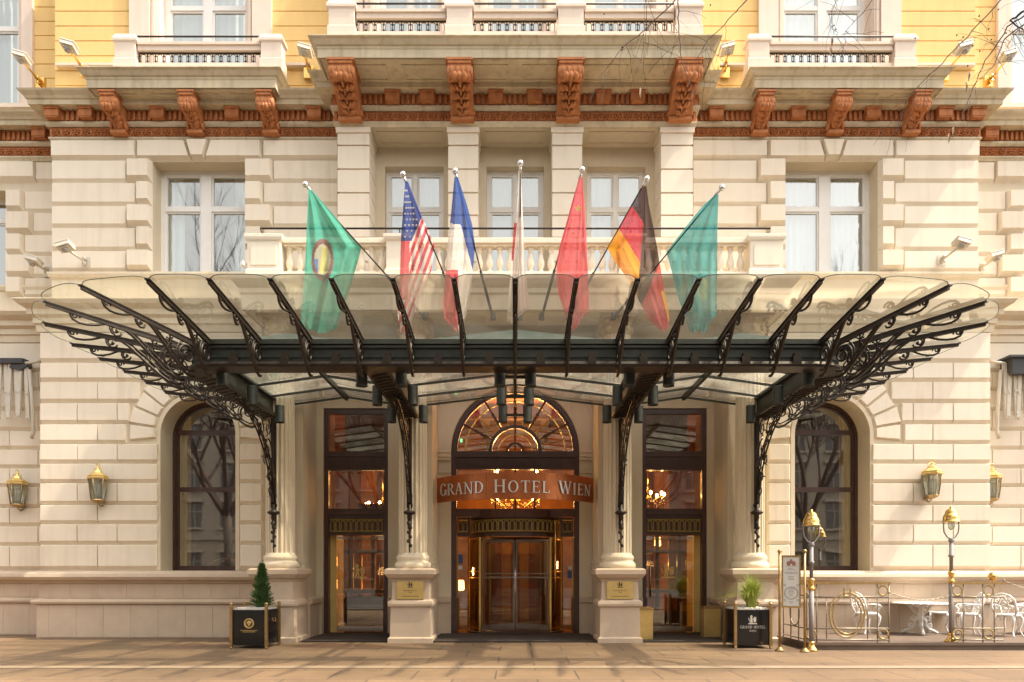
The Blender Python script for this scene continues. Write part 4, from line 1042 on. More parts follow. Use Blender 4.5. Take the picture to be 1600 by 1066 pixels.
for p_, e in (((0,1.7,5.6),60), ((0,3.4,5.2),70), ((-3.9,3.4,4.3),16), ((3.9,3.4,4.3),16), ((0,4.2,2.6),16), ((-4.0,3.8,1.6),10), ((4.0,3.8,1.8),10), ((0,8,4.0),40)): point(p_, e)  # added point lights without fittings; they brighten the lobby and the fanlight
k = MB(); k.box(-1.42,-1.37,1.0,1.02,4.94,5.02); k.build('exit_sign', M['exitgreen'], H)
# ================================================================ GLASS CANOPY
CAN = empty('glass_canopy', (0, -.6, 5.0), label='wide wrought iron and glass entrance canopy with scrolled ribs over the doors', cat='canopy')
M['glassedge'] = mat('green_glass_edge', (.10,.13,.10), .3)
class LMB(MB):
    def build(s, name, mats, parent=None, loc=(0,0,0), fix=True, rot=None):
        if parent is CAN and loc == (0,0,0): s.v = [(x, y+.6, z-5.0) for x, y, z in s.v]
        return MB.build(s, name, mats, parent, loc, fix, rot)
cpath = [(-5.6,-.75),(-5.6,-4.6)] + [(-5.1-.5*math.cos(R(a)), -4.63-.5*math.sin(R(a))) for a in range(15, 90, 15)] + [(-5.08,-5.13),(5.08,-5.13)] + \
        [(5.1+.5*math.sin(R(a)), -4.63-.5*math.cos(R(a))) for a in range(15, 90, 15)] + [(5.6,-4.6),(5.6,-.75)]
def beam(m, path):
    m.sweep(path, [(-.13,5.17),(.13,5.17),(.13,5.47),(-.13,5.47)])
    m.sweep(path, [(-.20,5.47),(.19,5.47),(.19,5.55),(-.20,5.55)])
    m.sweep(path, [(.131,5.39),(.17,5.41),(.17,5.45),(.131,5.45)])
    m.sweep(path, [(.131,5.25),(.15,5.25),(.15,5.28),(.131,5.28)])
m = LMB(); beam(m, cpath); m.build('rim_beam', M['greeniron'], CAN)
m = LMB(); m.sweep(cpath, [(-.20,5.08),(.20,5.08),(.22,5.12),(.20,5.168),(-.20,5.168)])
for i in range(13):
    x = (i-6)*.87+.435
    if abs(x) < 5: m.box(x-.07, x+.07, -5.36, -5.262, 5.11, 5.25); m.box(x-.045, x+.045, -5.345, -5.262, 5.25, 5.31)
m.build('rim_flange', M['iron'], CAN)
for sx in (-1, 1):
    m = LMB(); p = [(sx*2.40,-.75),(sx*2.40,-4.92)]; beam(m, p); o = m.build('cross_beam', M['greeniron'], CAN)
    m = LMB(); m.sweep(p, [(-.22,5.08),(.22,5.08),(.22,5.165),(-.22,5.165)])
    for i in range(20):     # riveted lattice under the beam
        yy = -.9 - i*.2
        for q in (-.14, .14): m.ball((sx*2.40+q, yy, 5.075), .018, .018, .02, n=6, m=4)
        m.tube([(sx*2.40-.16, yy, 5.07), (sx*2.40+.16, yy-.2, 5.07)], .014, n=4)
    m.build('beam_lattice', M['iron'], CAN)
for sx in (-1, 1):
    m = LMB()
    for i in range(19):
        yy = -.9 - i*.2; m.tube([(sx*5.6-.16, yy, 5.07), (sx*5.6+.16, yy-.2, 5.07)], .014, n=4)
        for q in (-.14, .14): m.ball((sx*5.6+q, yy, 5.075), .018, .018, .02, n=6, m=4)
    m.build('beam_lattice', M['iron'], CAN)
# roof behind the rim: three shallow gables
bays = [(-5.42,-3.95,-2.58,.20), (-2.22,0,2.22,.26), (2.58,3.95,5.42,.20)]
ys_ = [-4.98,-4.40,-3.46,-2.53,-1.60,-.72]
for a, r_, b, h in bays:
    ze = 5.48
    for x0, x1, z0, z1 in ((a, r_, ze, ze+h), (r_, b, ze+h, ze)):
        m = LMB()
        for y0, y1 in zip(ys_, ys_[1:]): m.add([(x0,y0+.02,z0+.03),(x1,y0+.02,z1+.03),(x1,y1-.02,z1+.03),(x0,y1-.02,z0+.03)], [(0,1,2,3)])
        m.build('roof_pane', M['roofglass'], CAN, fix=False)
        for yy in ys_:
            m = LMB(); m.add([(x0,yy-.025,z0-.02),(x1,yy-.025,z1-.02),(x1,yy+.025,z1-.02),(x0,yy+.025,z0-.02),(x0,yy-.025,z0+.02),(x1,yy-.025,z1+.02),(x1,yy+.025,z1+.02),(x0,yy+.025,z0+.02)],
                  [(0,3,2,1),(4,5,6,7),(0,1,5,4),(1,2,6,5),(2,3,7,6),(3,0,4,7)]); m.build('rafter', M['greeniron'], CAN)
    m = LMB(); m.box(r_-.035, r_+.035, ys_[0]-.04, ys_[-1]+.04, ze+h-.07, ze+h+.045); m.build('ridge_bar', M['greeniron'], CAN)
    m = LMB(); m.prism([(a, 5.552), (b, 5.552), (r_, 5.54+h)], -5.06, -5.02, 'xz'); m.build('gable_plate', mat('weathered_glass_edge', (0.16,0.22,0.19), .35, var=.2) if 'gp' not in M else M['gp'], CAN)
# ribs
m = MB()
m.prism([(0,0),(0,-.045),(-2.32,-.232-.085),(-2.32,-.232)], -.024, .024, 'xz')
m.prism([(.03,.018),(.03,.0005),(-2.32,-.2315),(-2.32,-.214)], -.038, .038, 'xz')
def t2(pts, r=.015, n=6, r2=None): m.tube([(x, 0, z) for x, z in pts], r*1.2, n=n, r2=r2*1.2 if r2 else None)
t2([(-.33,-.05),(-.335,-.11),(-.37,-.165),(-.45,-.20),(-.56,-.205),(-.68,-.185),(-.78,-.15),(-.86,-.12)], .016)
t2(spiral(-.405,-.105,.065,.012,200,-200,14), .012)
t2([(-.90,-.13),(-.90,-.20),(-.93,-.25),(-.99,-.285),(-1.05,-.27),(-1.07,-.23)], .015)
t2(spiral(-.98,-.20,.075,.012,160,-260,14), .012)
m.ball((-1.0,-.21,0)[:1]+(0,-.21), .03, .03, .03, n=6, m=4)
t2([(-1.02,-.13),(-1.12,-.15),(-1.24,-.23),(-1.38,-.36),(-1.55,-.52),(-1.72,-.67),(-1.86,-.77),(-1.98,-.815),(-2.06,-.80)], .022)
t2([(-1.10,-.12),(-1.30,-.22),(-1.50,-.38),(-1.68,-.55),(-1.82,-.67),(-1.95,-.73),(-2.05,-.70)], .014)
t2(spiral(-1.91,-.46,.19,.03,-40,500,34), .019, r2=.012)
t2(spiral(-1.90,-.46,.235,.20,-60,170,14), .012)
for k in range(7):
    a = R(k*51); m.tube([(-1.56,0,-.30),(-1.56+.07*math.cos(a), .03*math.sin(a*2), -.29+.075*math.sin(a))], [.016,.008], n=4)
    m.ball((-1.56+.07*math.cos(a), .03*math.sin(a*2), -.29+.075*math.sin(a)), .018, .018, .018, n=5, m=3)
for k in range(4): m.ball((-1.53+.02*k, 0, -.38-.03*k), .022, .022, .022, n=5, m=3)
t2([(-1.56,-.18),(-1.56,-.36),(-1.60,-.52)], .011)
rib0 = None
def add_rib(x, y, ang):   # tip position and heading
    global rib0
    loc = (x, y+.6, .74)
    if rib0 is None: rib0 = m.build('rib', M['iron'], CAN, loc, rot=(0,0,ang)); return
    q = rib0.copy(); scene.collection.objects.link(q); q.parent = CAN; q.location = loc; q.rotation_euler = (0,0,ang)
for k in range(-6, 7): add_rib(k*.87, -7.31, R(-90))
CC = (5.2, -4.44); RO = 2.87
for s in (-1, 1):
    for th in (22.5, 45, 67.5):
        a = R(-90 + s*th); add_rib(s*CC[0]+RO*math.cos(a), CC[1]+RO*math.sin(a), a)
    for k in range(5): add_rib(s*8.07, -4.44+.87*k, 0 if s > 0 else math.pi)
def gz(x, y):
    ax = abs(x)
    if y > CC[1]: t = ax - 8.07
    elif ax <= 5.2: t = -7.31 - y
    else: t = math.hypot(ax-CC[0], y-CC[1]) - RO
    return 5.762 + .1*t
def glass_panel(plan):
    m_ = LMB(); n = len(plan); top = [(x, y, gz(x, y)+.012) for x, y in plan]; bot = [(x, y, gz(x, y)) for x, y in plan]
    m_.add(bot, [list(range(n))]); m_.cm = 1; m_.tube([Vector(p) + Vector((0,0,.004)) for p in bot[1:-1]], .007, n=4); m_.build('glass_panel', [M['canglass'], M['glassedge']], CAN, fix=False)
    e = LMB(); r_ = .004
    return None
def edge_curve(p0, p1, q0, q1, ext=.12, n=6):
    """outer edge from p0 to p1 (tips) bulging outward with rounded corners; q are the inner ends"""
    p0, p1, q0, q1 = map(Vector, (p0, p1, q0, q1)); d0 = (p0-q0).normalized(); d1 = (p1-q1).normalized()
    out = []
    for i in range(n*2+1):
        f = i/(n*2); base = p0.lerp(p1, f); d = d0.lerp(d1, f).normalized()
        e = ext*(1 - abs(2*f-1)**5); out.append(tuple(base + d*e))
    return out
def panel(t0, t1, b0, b1):
    g0 = .012
    t0, t1, b0, b1 = map(Vector, (t0, t1, b0, b1)); w_ = (t1-t0).normalized()*g0
    arcp = edge_curve(t0+w_, t1-w_, b0, b1)
    if (t0-Vector(b0)).length and abs(t0.x) > 5.3 and t0.y < CC[1] + .1:     # follow the round corner
        c_ = Vector((math.copysign(CC[0], t0.x), CC[1])); arcp = [tuple(c_ + (Vector(p)-c_).normalized()*(RO + .12*(1-abs(2*i/(len(arcp)-1)-1)**5))) for i, p in enumerate(arcp)]
    glass_panel([tuple(b0)] + arcp + [tuple(b1)])
for k in range(-6, 6): panel((k*.87,-7.31), ((k+1)*.87,-7.31), (k*.87,-5.25), ((k+1)*.87,-5.25))
for s in (-1, 1):
    for a0, a1 in ((0,22.5),(22.5,45),(45,67.5),(67.5,90)):
        P = []
        for a in (a0, a1):
            th = R(-90 + s*a); P.append(((s*CC[0]+RO*math.cos(th), CC[1]+RO*math.sin(th)), (s*CC[0]+.80*math.cos(th), CC[1]+.80*math.sin(th))))
        panel(P[0][0], P[1][0], P[0][1], P[1][1])
    for k in range(5): panel((s*8.07,-4.44+.87*k), (s*8.07,-4.44+.87*(k+1) if k < 4 else -.33), (s*5.75,-4.44+.87*k), (s*5.75,-4.44+.87*(k+1) if k < 4 else -.33))
m = LMB()    # polished edge of the glass fan
rim = []
for k in range(5, -1, -1): pass
m.v = []
# spotlights
sp = MB(); sp.lathe([(.07,.19),(.098,.185),(.10,.17),(.10,-.17),(.105,-.19),(.095,-.19),(.08,-.12),(.01,-.12)], n=16); sp0 = None
for dd in (12.7, 14.15, 15.8):
    for x in (-5.19,-2.72,-2.02,-.27,.27,2.02,2.72,5.19):
        z = 5.07; loc = (x, dd-17.5+.6, z-5.0)
        if sp0 is None: sp0 = sp.build('spotlight', M['greeniron'], CAN, loc)
        else:
            q = sp0.copy(); scene.collection.objects.link(q); q.parent = CAN; q.location = loc
m = LMB()
for dd in (12.7, 14.15, 15.8):
    m.box(-.27, .27, dd-17.53, dd-17.47, 5.02, 5.07)
m.tube([(0,-4.8,5.25),(0,-1.7,5.25)], .03, n=6)
for dd in (12.7, 14.15, 15.8): m.tube([(0,dd-17.5,5.04),(0,dd-17.5,5.66)], .02, n=6)
m.build('light_rail', M['iron'], CAN)
# console brackets on the columns
def bracket(x):
    m = LMB(); rnd = random.Random(int(x*10))
    def tt(pts, r=.02, n=6, r2=None): m.tube([(x, y, z) for y, z in pts], r, n=n, r2=r2)
    m.box(x-.045, x+.045, -1.42, -1.36, 2.55, 5.02); m.box(x-.03, x+.03, -1.52, -1.47, 3.15, 5.02)
    oc = [(-3.7+2.28*math.sin(R(a)), 2.95+2.05*math.cos(R(a))) for a in range(4, 91, 6)]
    ic = [(-3.55+2.05*math.sin(R(a)), 3.2+1.75*math.cos(R(a))) for a in range(8, 84, 6)]
    for off in (-.045, .045): m.tube([(x+off, y, z) for y, z in oc], .02, n=6)
    tt(ic, .014)
    for (y, z), (y2_, z2) in zip(oc[1::1], ic[0::1]): tt([(y, z), ((y+y2_)/2+.03, (z+z2)/2+.03), (y2_, z2)], .010, n=4)
    for cy, cz, r_ in ((-1.78,4.25,.26),(-1.72,3.72,.17),(-2.25,4.66,.22),(-1.78,4.75,.17),(-2.75,4.80,.13),(-1.66,3.40,.12),(-3.1,4.88,.09),(-2.0,4.02,.10)):
        tt(spiral(cy, cz, r_, .03, 90, 90-520, 26), .017, r2=.010)
        for k in range(5):
            a = rnd.uniform(0, 6.3); m.tube([(x, cy+r_*.9*math.cos(a), cz+r_*.9*math.sin(a)), (x+rnd.uniform(-.05,.05), cy+r_*1.25*math.cos(a), cz+r_*1.25*math.sin(a))], [.016,.006], n=4)
    for i in range(16):    # leaves along the curve
        y, z = oc[min(len(oc)-1, i)] if i < len(oc) else oc[-1]
        m.ball((x+(.04 if i % 2 else -.04), y+.05, z+.06), .03, .04, .05, n=5, m=3)
    m.lathe([(.03,2.72),(.06,2.80),(.05,2.86),(.13,2.90),(.14,2.93),(.05,2.98),(.045,3.1)], (x,-1.42,0), n=10)
    tt([(-1.42,2.75),(-1.46,2.62),(-1.38,2.5),(-1.45,2.38),(-1.40,2.26),(-1.44,2.15),(-1.42,2.02)], .035, r2=.012)
    for k in range(6): m.ball((x+(.03 if k % 2 else -.03), -1.43, 2.68-.10*k), .035, .035, .045, n=6, m=4)
    m.build('scroll_bracket', M['iron'], CAN)
for x in (-5.42, -2.37, 2.37, 5.42): bracket(x)
# ================================================================ NAME BANNER
SR = 2.2
def bend(x, y, z): a = x/SR; rr = SR - y; return (rr*math.sin(a), 1.1 - rr*math.cos(a), z)
S = empty('name_sign', (0, -.4, 3.26), label='curved copper banner reading GRAND HOTEL WIEN above the revolving door', cat='sign')
def sbuild(m, nm, mt): m.v = [(x, y+.4, z-3.26) for x, y, z in m.v]; return m.build(nm, mt, S)
m = MB(); W_ = 2.22; n = 36
vv = [bend(-W_+2*W_*i/n, o_, z) for i in range(n+1) for o_, z in ((0,3.26),(0,3.86),(-.05,3.86),(-.05,3.26))]
ff = [(4*i+j, 4*i+(j+1) % 4, 4*i+4+(j+1) % 4, 4*i+4+j) for i in range(n) for j in range(4)] + [(0,1,2,3), (4*n+3,4*n+2,4*n+1,4*n)]
m.add(vv, ff)
sbuild(m, 'copper_band', M['copper'])
m = MB()
for xx in (-.66, .66): 
    q = [bend(xx+e, -.052, z) for e in (-.004,.004) for z in (3.262,3.858)]; m.add([q[0],q[2],q[3],q[1]], [(0,1,2,3)])
for xx in (-1.9,-1.0,0,1.0,1.9):
    for z in (3.30, 3.82): p = bend(xx, -.052, z); m.ball(p, .012, n=6, m=4)
sbuild(m, 'seam', M['iron'])
m = MB()
sgn = []; i0 = 0
H1, H2 = .295, .27
segs = [('G',H1),('RAND',H2),(' ',0),('H',H1),('OTEL',H2),(' ',0),('W',H1),('IEN',H2)]
tot = sum((text_width(t, .13, h)+.13*h) if t != ' ' else .17 for t, h in segs) - .03
k_ = 4.02/tot; x = -2.01
for t, h in segs:
    if t == ' ': x += .17*k_; continue
    wd = text_width(t, .13, h)*k_
    add_text(m, t, h, x+wd/2, 3.40, -.018, .022, .13, None, k_); x += wd + .13*h*k_
m.v = [bend(x_, y_ - .0505, z_) for x_, y_, z_ in m.v]
sbuild(m, 'lettering', M['letter'])
m = MB()
for s_ in (-1, 1): p = bend(s_*2.1, -.01, 3.6); m.box(p[0]-.02, p[0]+.02, p[1], .68, 3.5, 3.54); m.box(p[0]-.05, p[0]+.05, .66, .69, 3.42, 3.62)
sbuild(m, 'wall_fixing', M['iron'])
# brass plaques on the pedestals
def plaque(x, label):
    r_ = empty('brass_plaque', (x, -1.44, 1.0), label=label, cat='plaque', group='brass hotel plaques')
    m = MB(); m.box(-.30, .30, -.012, .03, -.02, .38); m.build('plate', M['platebrass'], r_)
    m = MB(); crest(m, 0, .235, .13, -.012, .003); add_text(m, 'GRAND HOTEL', .034, 0, .155, -.012, .003, .12); add_text(m, 'WIEN', .024, 0, .115, -.012, .003, .12)
    for i in range(14): m.box(-.19+i*.028, -.19+i*.028+.018, -.0145, -.012, .035, .05)
    m.build('engraving', M['darkink'], r_)
    m = MB()
    for a in (-.28, .28):
        for b in (0, .36): m.ball((a, -.013, b), .008, n=6, m=4)
    m.build('screw', M['oldbrass'], r_)
plaque(-2.35, 'brass hotel plaque on the pedestal left of the revolving door')
plaque(2.35, 'brass hotel plaque on the pedestal right of the revolving door')
m = MB(); W = empty('warning_sign', (X(483,.7), .69, 2.0), label='small white sign with yellow warning triangle on the wall by the left door', cat='sign')
m.box(-.075, .075, -.012, 0, 0, .22); m.build('sign_plate', M['paper'], W)
m = MB(); m.prism([(-.06,.10),(.06,.10),(0,.20)], -.012, -.016, 'xz'); m.build('triangle', M['signyellow'], W)
m = MB(); m.prism([(-.008,.17),(.012,.17),(.002,.145),(.014,.145),(-.008,.108),(0,.138),(-.012,.138)], -.016, -.018, 'xz'); m.box(-.04,.04,-.014,-.012,.03,.045); m.box(-.05,.05,-.014,-.012,.06,.07); m.build('symbol', M['ink'], W)
# ================================================================ FLAGS
FLAG = [
 ('long green flag with round portrait emblem, leftmost over the canopy', (480,292), -1.99,
  [(295,482,484),(340,480,523),(387,478,563),(410,477,557),(450,474,546),(490,471,533),(518,470,524)], 'g'),
 ('striped red and white flag with starred blue corner hanging over the canopy', (631,277), -1.17,
  [(284,633,636),(310,631,646),(340,629,658),(362,627,668),(385,626,678),(425,625,672),(460,622,656),(490,621,646),(520,626,634)], 'u'),
 ('blue, white and red flag hanging third from the left', (712,272), -.49,
  [(277,710,714),(320,706,728),(350,703,736),(385,699,741),(425,696,737),(470,692,731),(495,694,727),(516,714,718)], 'f'),
 ('white flag with a red patch hanging straight from the middle pole', (813,260), .10,
  [(264,812,814),(310,808,816),(350,805,818),(400,801,820),(430,799,822),(470,796,826),(484,795,826),(503,794,804)], 'j'),
 ('bright red flag with small yellow stars right of the middle pole', (908,270), .58,
  [(277,907,910),(310,897,913),(350,886,915),(385,876,917),(410,872,918),(430,870,919),(460,874,920),(487,883,920),(500,888,908),(516,893,899)], 'c'),
 ('black, red and gold flag hanging second from the right', (1008,284), 1.17,
  [(291,1005,1010),(320,990,1014),(350,973,1020),(388,951,1027),(408,962,1030),(430,978,1034),(455,993,1038),(480,1005,1044),(500,1016,1046),(516,1034,1044)], 'd'),
 ('turquoise flag with faint golden emblem, rightmost over the canopy', (1125,297), 2.17,
  [(304,1119,1123),(325,1097,1122),(357,1071,1121),(394,1043,1121),(420,1050,1121),(450,1057,1120),(480,1066,1120),(494,1071,1120),(506,1075,1108),(518,1080,1104)], 'k')]
fc = {'green': (.06,.44,.32), 'blue': (.02,.05,.26), 'red': (.70,.05,.08), 'fblue': (.01,.08,.36), 'white': (.80,.76,.70), 'cred': (.80,.12,.16), 'black': (.07,.03,.03), 'gold': (.85,.42,.02), 'teal': (.05,.40,.41), 'yellow': (.68,.66,.22), 'brown': (.20,.10,.10), 'cream': (.50,.50,.38), 'pblue': (.12,.25,.5), 'sun': (.35,.55,.32)}
FM = {k: cloth('flag_'+k, v, .9 if k in ('teal','cred','red','black') else .75) for k, v in fc.items()}
FM['silver'] = mat('silver_ball', (.7,.68,.64), .25, metal=.9)
names = list(fc)
def fcol(kd, px, py, u):
    if kd == 'g':
        e = ((px-504)/17.5)**2 + ((py-406)/33)**2
        if e < 1: return 'brown' if e > .55 else ('yellow' if abs(px-507+(py-400)*.12) < 4 and e < .45 else ('pblue' if px < 497 and e < .6 and py > 405 else 'cream'))
        return 'green'
    if kd == 'u':
        if py < 377 - max(0, px-643)*2.3: return 'blue'
        if px < 640 - (py-377)*.03 and py < 470: return 'red'
        q = px + .357*(py-352); return 'red' if int(math.floor(q/5.2)) % 2 == 0 else 'white'
    if kd == 'f':
        if py < 349 + (px-703)*.15 or (px > 720+(py-351)*.26 and py < 428): return 'fblue'
        return 'red' if py > 422 and px < 716 else 'white'
    if kd == 'j': return 'red' if 349 < py < 408 and px < 808-(py-349)*.10 else 'white'
    if kd == 'c': return 'cred'
    if kd == 'd':
        fold = 1005 + (py-291)*.13 if py < 340 else 1007 - (py-340)*.09
        if px < fold:
            if (py-359) - (px-968)*1.57 > 0: return 'gold'
            if (py-322) - (px-988)*1.5 > 0: return 'red'
            return 'black'
        if px > 1034 + (py-462)*.25 and py > 455: return 'gold'
        return 'red' if px > 1029-(py-415)*.42 and py > 412 else 'black'
    if kd == 'k': return 'sun' if ((px-1098)/10)**2 + ((py-452)/18)**2 < 1 and (int(px*1.3+py*.9) % 3) else 'teal'
def star(m, c, r, y):
    pts = []
    for i in range(10): a = R(90+36*i); q = r if i % 2 == 0 else r*.42; pts.append((c[0]+q*math.cos(a), c[1]+q*math.sin(a)))
    m.prism(pts, y, y-.004, 'xz')
for label, tip, xb, rowsF, kd in FLAG:
    tipv = Vector((X(tip[0], -3.5), -3.5, Z(tip[1], -3.5))); base = Vector((xb, -1.62, 7.2))
    r_ = empty('flag', tuple(base), label=label, cat='flag', group='flags on poles over the canopy')
    L = tipv - base
    m = MB(); m.tube([(0,0,0), tuple(L*.36)], .032, n=10); m.tube([tuple(L*.36), tuple(L)], .014, n=8); m.lathe([(.055,-.03),(.06,0),(.05,.12),(.035,.14)], n=10)
    m.build('pole', M['iron'], r_)
    m = MB(); m.ball(tuple(L + L.normalized()*.05), .062, n=12, m=8); m.tube([tuple(L*.96), tuple(L*1.0)], .028, n=8); m.build('finial', FM['silver'], r_)
    tb = CX + xb*F/(D0-1.62)
    def fy(px, py):
        t = (px - tip[0])/(tb - tip[0]) if abs(tb-tip[0]) > 4 else .35
        t = max(0, min(.72, t)); return -3.5 + 1.88*t
    m = MB(); m.smooth = True; NU, NV = 60, 130; y0r, y1r = rowsF[0][0], rowsF[-1][0]; P = []; px_ = []
    for j in range(NV+1):
        py = y0r + (y1r-y0r)*j/NV
        k = 0
        while k < len(rowsF)-2 and py > rowsF[k+1][0]: k += 1
        f = (py-rowsF[k][0])/(rowsF[k+1][0]-rowsF[k][0]); a = rowsF[k][1]*(1-f)+rowsF[k+1][1]*f; b = rowsF[k][2]*(1-f)+rowsF[k+1][2]*f
        if tb > tip[0]: b += 1.6
        else: a -= 1.6
        for i in range(NU+1):
            u = i/NU; pw = py + (3*math.sin(u*9+tip[0]) * (j/NV)**4); px = a+(b-a)*u; amp = min(1, j/NV*2.2)*.11*min(1, (b-a)/30)
            y = fy(px, py) + amp*math.sin(u*11 + .018*(py) + tip[0]) + amp*.5*math.sin(u*23+tip[0]*.3) - .10
            x_, z_ = X(px, y), Z(pw, y); P.append((x_-base.x, y-base.y, z_-base.z)); px_.append((px, py, u))
    for j in range(NV):
        for i in range(NU):
            a = j*(NU+1)+i; q = px_[a]; q2 = px_[a+NU+2]
            m.cm = names.index(fcol(kd, (q[0]+q2[0])/2, (q[1]+q2[1])/2, q[2]))
            m.f.append([a, a+1, a+NU+2, a+NU+1]); m.m.append(m.cm); m.sm.append(True)
    m.v = P
    cl = m.build('flag_cloth', [FM[k] for k in names], r_, fix=False)
    st_ = MB(); rnd = random.Random(3)
    def at(px, py): y = fy(px, py) - .27; return X(px, y)-base.x, y-base.y, Z(py, y)-base.z
    if kd == 'u':
        for i, py in enumerate(range(298, 376, 9)):
            w_ = (py-284)*.30
            for jx in range(4):
                px = 633 + w_*(jx+.5*(i % 2))/3.6 * 1.05
                if fcol('u', px, py+1, 0) == 'blue' and px < 630 + (py-284)*.40: x_, y_, z_ = at(px, py); star(st_, (x_, z_), .026, y_)
        st_.build('star', FM['white'], cl)
    if kd == 'c':
        for px, py, r0 in ((903,326,.07),(894,341,.03),(893,353,.03),(895,365,.03),(901,372,.03)): x_, y_, z_ = at(px, py); star(st_, (x_, z_), r0, y_)
        st_.build('star', FM['yellow'], cl)
# ================================================================ WALL LANTERNS
LG = 'brass wall lanterns'
def lantern(loc, label):
    r_ = empty('wall_lantern', loc, label=label, cat='lantern', group=LG)
    m = MB()
    m.lathe([(.02,-.06),(.10,-.04),(.165,0),(.185,.02),(.17,.04),(.10,.06),(.02,.05)], (0,0,0), n=6, sm=False)
    m.box(-.09, .09, .0, .24, -.05, 0); m.box(-.05, .05, .19, .26, -.05, .75); m.tube([(0,.24,-.10),(0,.12,-.14),(0,0,-.05)], .02, n=6)
    m.build('lantern_base', M['oldbrass'], r_)
    m = MB()
    m.lathe([(.26,.60),(.275,.64),(.24,.67),(.26,.69),(.17,.76),(.12,.78),(.10,.84),(.05,.86),(.035,.90),(.045,.92),(.02,.95)], n=6, sm=False)
    m.tube([(x, 0, z) for x, z in spiral(0,.995,.045,.045,-90,270,12)], .012, n=5); m.tube([(x,0,z) for x, z in ((-.02,.93),(-.10,.90),(-.11,.86))], .012, n=5); m.tube([(x,0,z) for x, z in ((.02,.93),(.10,.90),(.11,.86))], .012, n=5)
    m.build('lantern_roof', M['platebrass'], r_)
    m = MB()
    for k in range(6):
        a = R(60*k+30); m.tube([(.165*math.cos(a), .165*math.sin(a), .03), (.245*math.cos(a), .245*math.sin(a), .61)], .013, n=5)
    m.build('lantern_frame', M['oldbrass'], r_)
    m = MB(); n = 6
    vv = [(r0*math.cos(R(60*k+30)), r0*math.sin(R(60*k+30)), z) for r0, z in ((.155,.04),(.235,.60)) for k in range(6)]
    m.add(vv, [(k, (k+1) % 6, 6+(k+1) % 6, 6+k) for k in range(6)]); m.build('lantern_glass', M['lampglass'], r_, fix=False)
    m = MB()
    for x in (-.05, 0, .05): m.lathe([(.016,.05),(.016,.36),(.02,.37),(.012,.46),(.002,.49)], (x, .03*(x == 0), 0), n=8)
    m.lathe([(.09,.12),(.09,.14)], n=12); m.lathe([(.09,.17),(.09,.19)], n=12)
    m.build('candle', M['white'], r_); r_.scale = (.86,)*3
lantern((X(153,-.5), -.5, Z(783,-.5)), 'brass wall lantern left of the left arched window')
lantern((X(27,.3), .3, Z(790,.3)), 'brass wall lantern on the set back wall at the far left edge')
lantern((X(1456,-.5), -.5, Z(776,-.5)), 'brass wall lantern right of the right arched window')
lantern((X(1550,.3), .3, Z(781,.3)), 'brass wall lantern on the set back wall at the far right')
# ================================================================ FACADE FLOODLIGHTS
def flood(head, base, label, gold=True, zig=False):
    h = Vector(head); b = Vector(base); r_ = empty('floodlight', base, label=label, cat='floodlight', group='floodlights on the facade'); d = h - b
    am = M['brass' if gold else 'lampcase']
    m = MB()
    if zig: m.tube([(0,-.05,.0),(0,-.28,.10),(0,-.10,.22),tuple(d*.55),tuple(d*.9)], .025, n=6); m.box(-.13,.13,-.06,0,-.10,.20); m.prism([(-.11,-.12),(.12,-.14),(.06,.02),(.12,.14),(-.11,.02)], -.10, -.06, 'xz')
    else:
        m.tube([(0,0,0), tuple(d*.97)], .028, n=6)
        m.box(-.10, .10, -.03, .06, -.13, .13)
        for z in (-.06, .06): m.tube([(0,-.05,z),(.0,-.16,z)], .035, n=8)
    m.build('arm', am, r_)
    side = 1 if d.x > 0 else -1
    m = MB(); i0 = 0
    m.box(-.16, .16, -.13, .13, -.0, .09); m.box(-.17, .17, -.14, .14, .09, .115); m.box(-.09, .09, -.08, .08, -.035, 0)
    rot = Matrix.Translation(d) @ Matrix.Rotation(R(16)*side, 4, 'Y') @ Matrix.Rotation(R(-12), 4, 'X')
    m.xf(rot); hd = m.build('lamp_head', M['lampcase'], r_)
    m = MB(); m.lathe([(.075,-.02),(.07,-.06),(.05,-.09),(.01,-.10)], n=12); m.xf(rot @ Matrix.Translation((0,0,-.0))); m.build('lens', M['lamplens'], hd)
def P3(px, py, y): return (X(px, y), y, Z(py, y))
flood(P3(107,76,-1.0), P3(133,112,-.2), 'floodlight on a gold arm beside the upper left balcony')
flood(P3(33,93,-.3), P3(64,130,.5), 'floodlight on a gold arm over the cornice at the far left edge')
flood(P3(476,82,-.6), P3(484,118,.04), 'floodlight on a folded gold bracket between left and middle upper balconies', zig=True)
flood(P3(1137,80,-.6), P3(1131,117,.04), 'floodlight on a folded gold bracket between middle and right upper balconies', zig=True)
flood(P3(1507,78,-1.0), P3(1475,118,-.2), 'floodlight on a gold arm beside the upper right balcony')
flood(P3(1576,90,-.3), P3(1544,128,.5), 'floodlight on a gold arm over the cornice at the far right edge')
flood(P3(102,388,-.8), P3(136,411,-.05), 'cream floodlight on the wall left of the left first floor window', False)
flood(P3(51,410,.0), P3(76,425,.74), 'cream floodlight beside the set back window at the far left', False)
flood(P3(1502,383,-.8), P3(1470,408,-.05), 'cream floodlight on the wall right of the right first floor window', False)
flood(P3(1556,403,.0), P3(1531,420,.74), 'cream floodlight beside the set back window at the far right', False)
def cctv(x, label):
    r_ = empty('security_camera', (x, -1.5, 8.16), label=label, cat='camera', group='security cameras')
    m = MB(); m.box(-.03,.03,-.03,.03,-.1,.2); m.build('camera_mount', M['lampcase'], r_)
    m = MB()
    for s_ in (-1, 1):
        i0 = len(m.v); m.box(-.05,.05,-.22,.08,-.045,.045); m.xf(Matrix.Translation((s_*.13,0,.2)) @ Matrix.Rotation(R(35*s_),4,'Z') @ Matrix.Rotation(R(-15),4,'X'), i0)
    m.build('camera_housing', M['white'], r_)
cctv(X(397,-1.6), 'small white twin security camera at the left end of the balustrade')
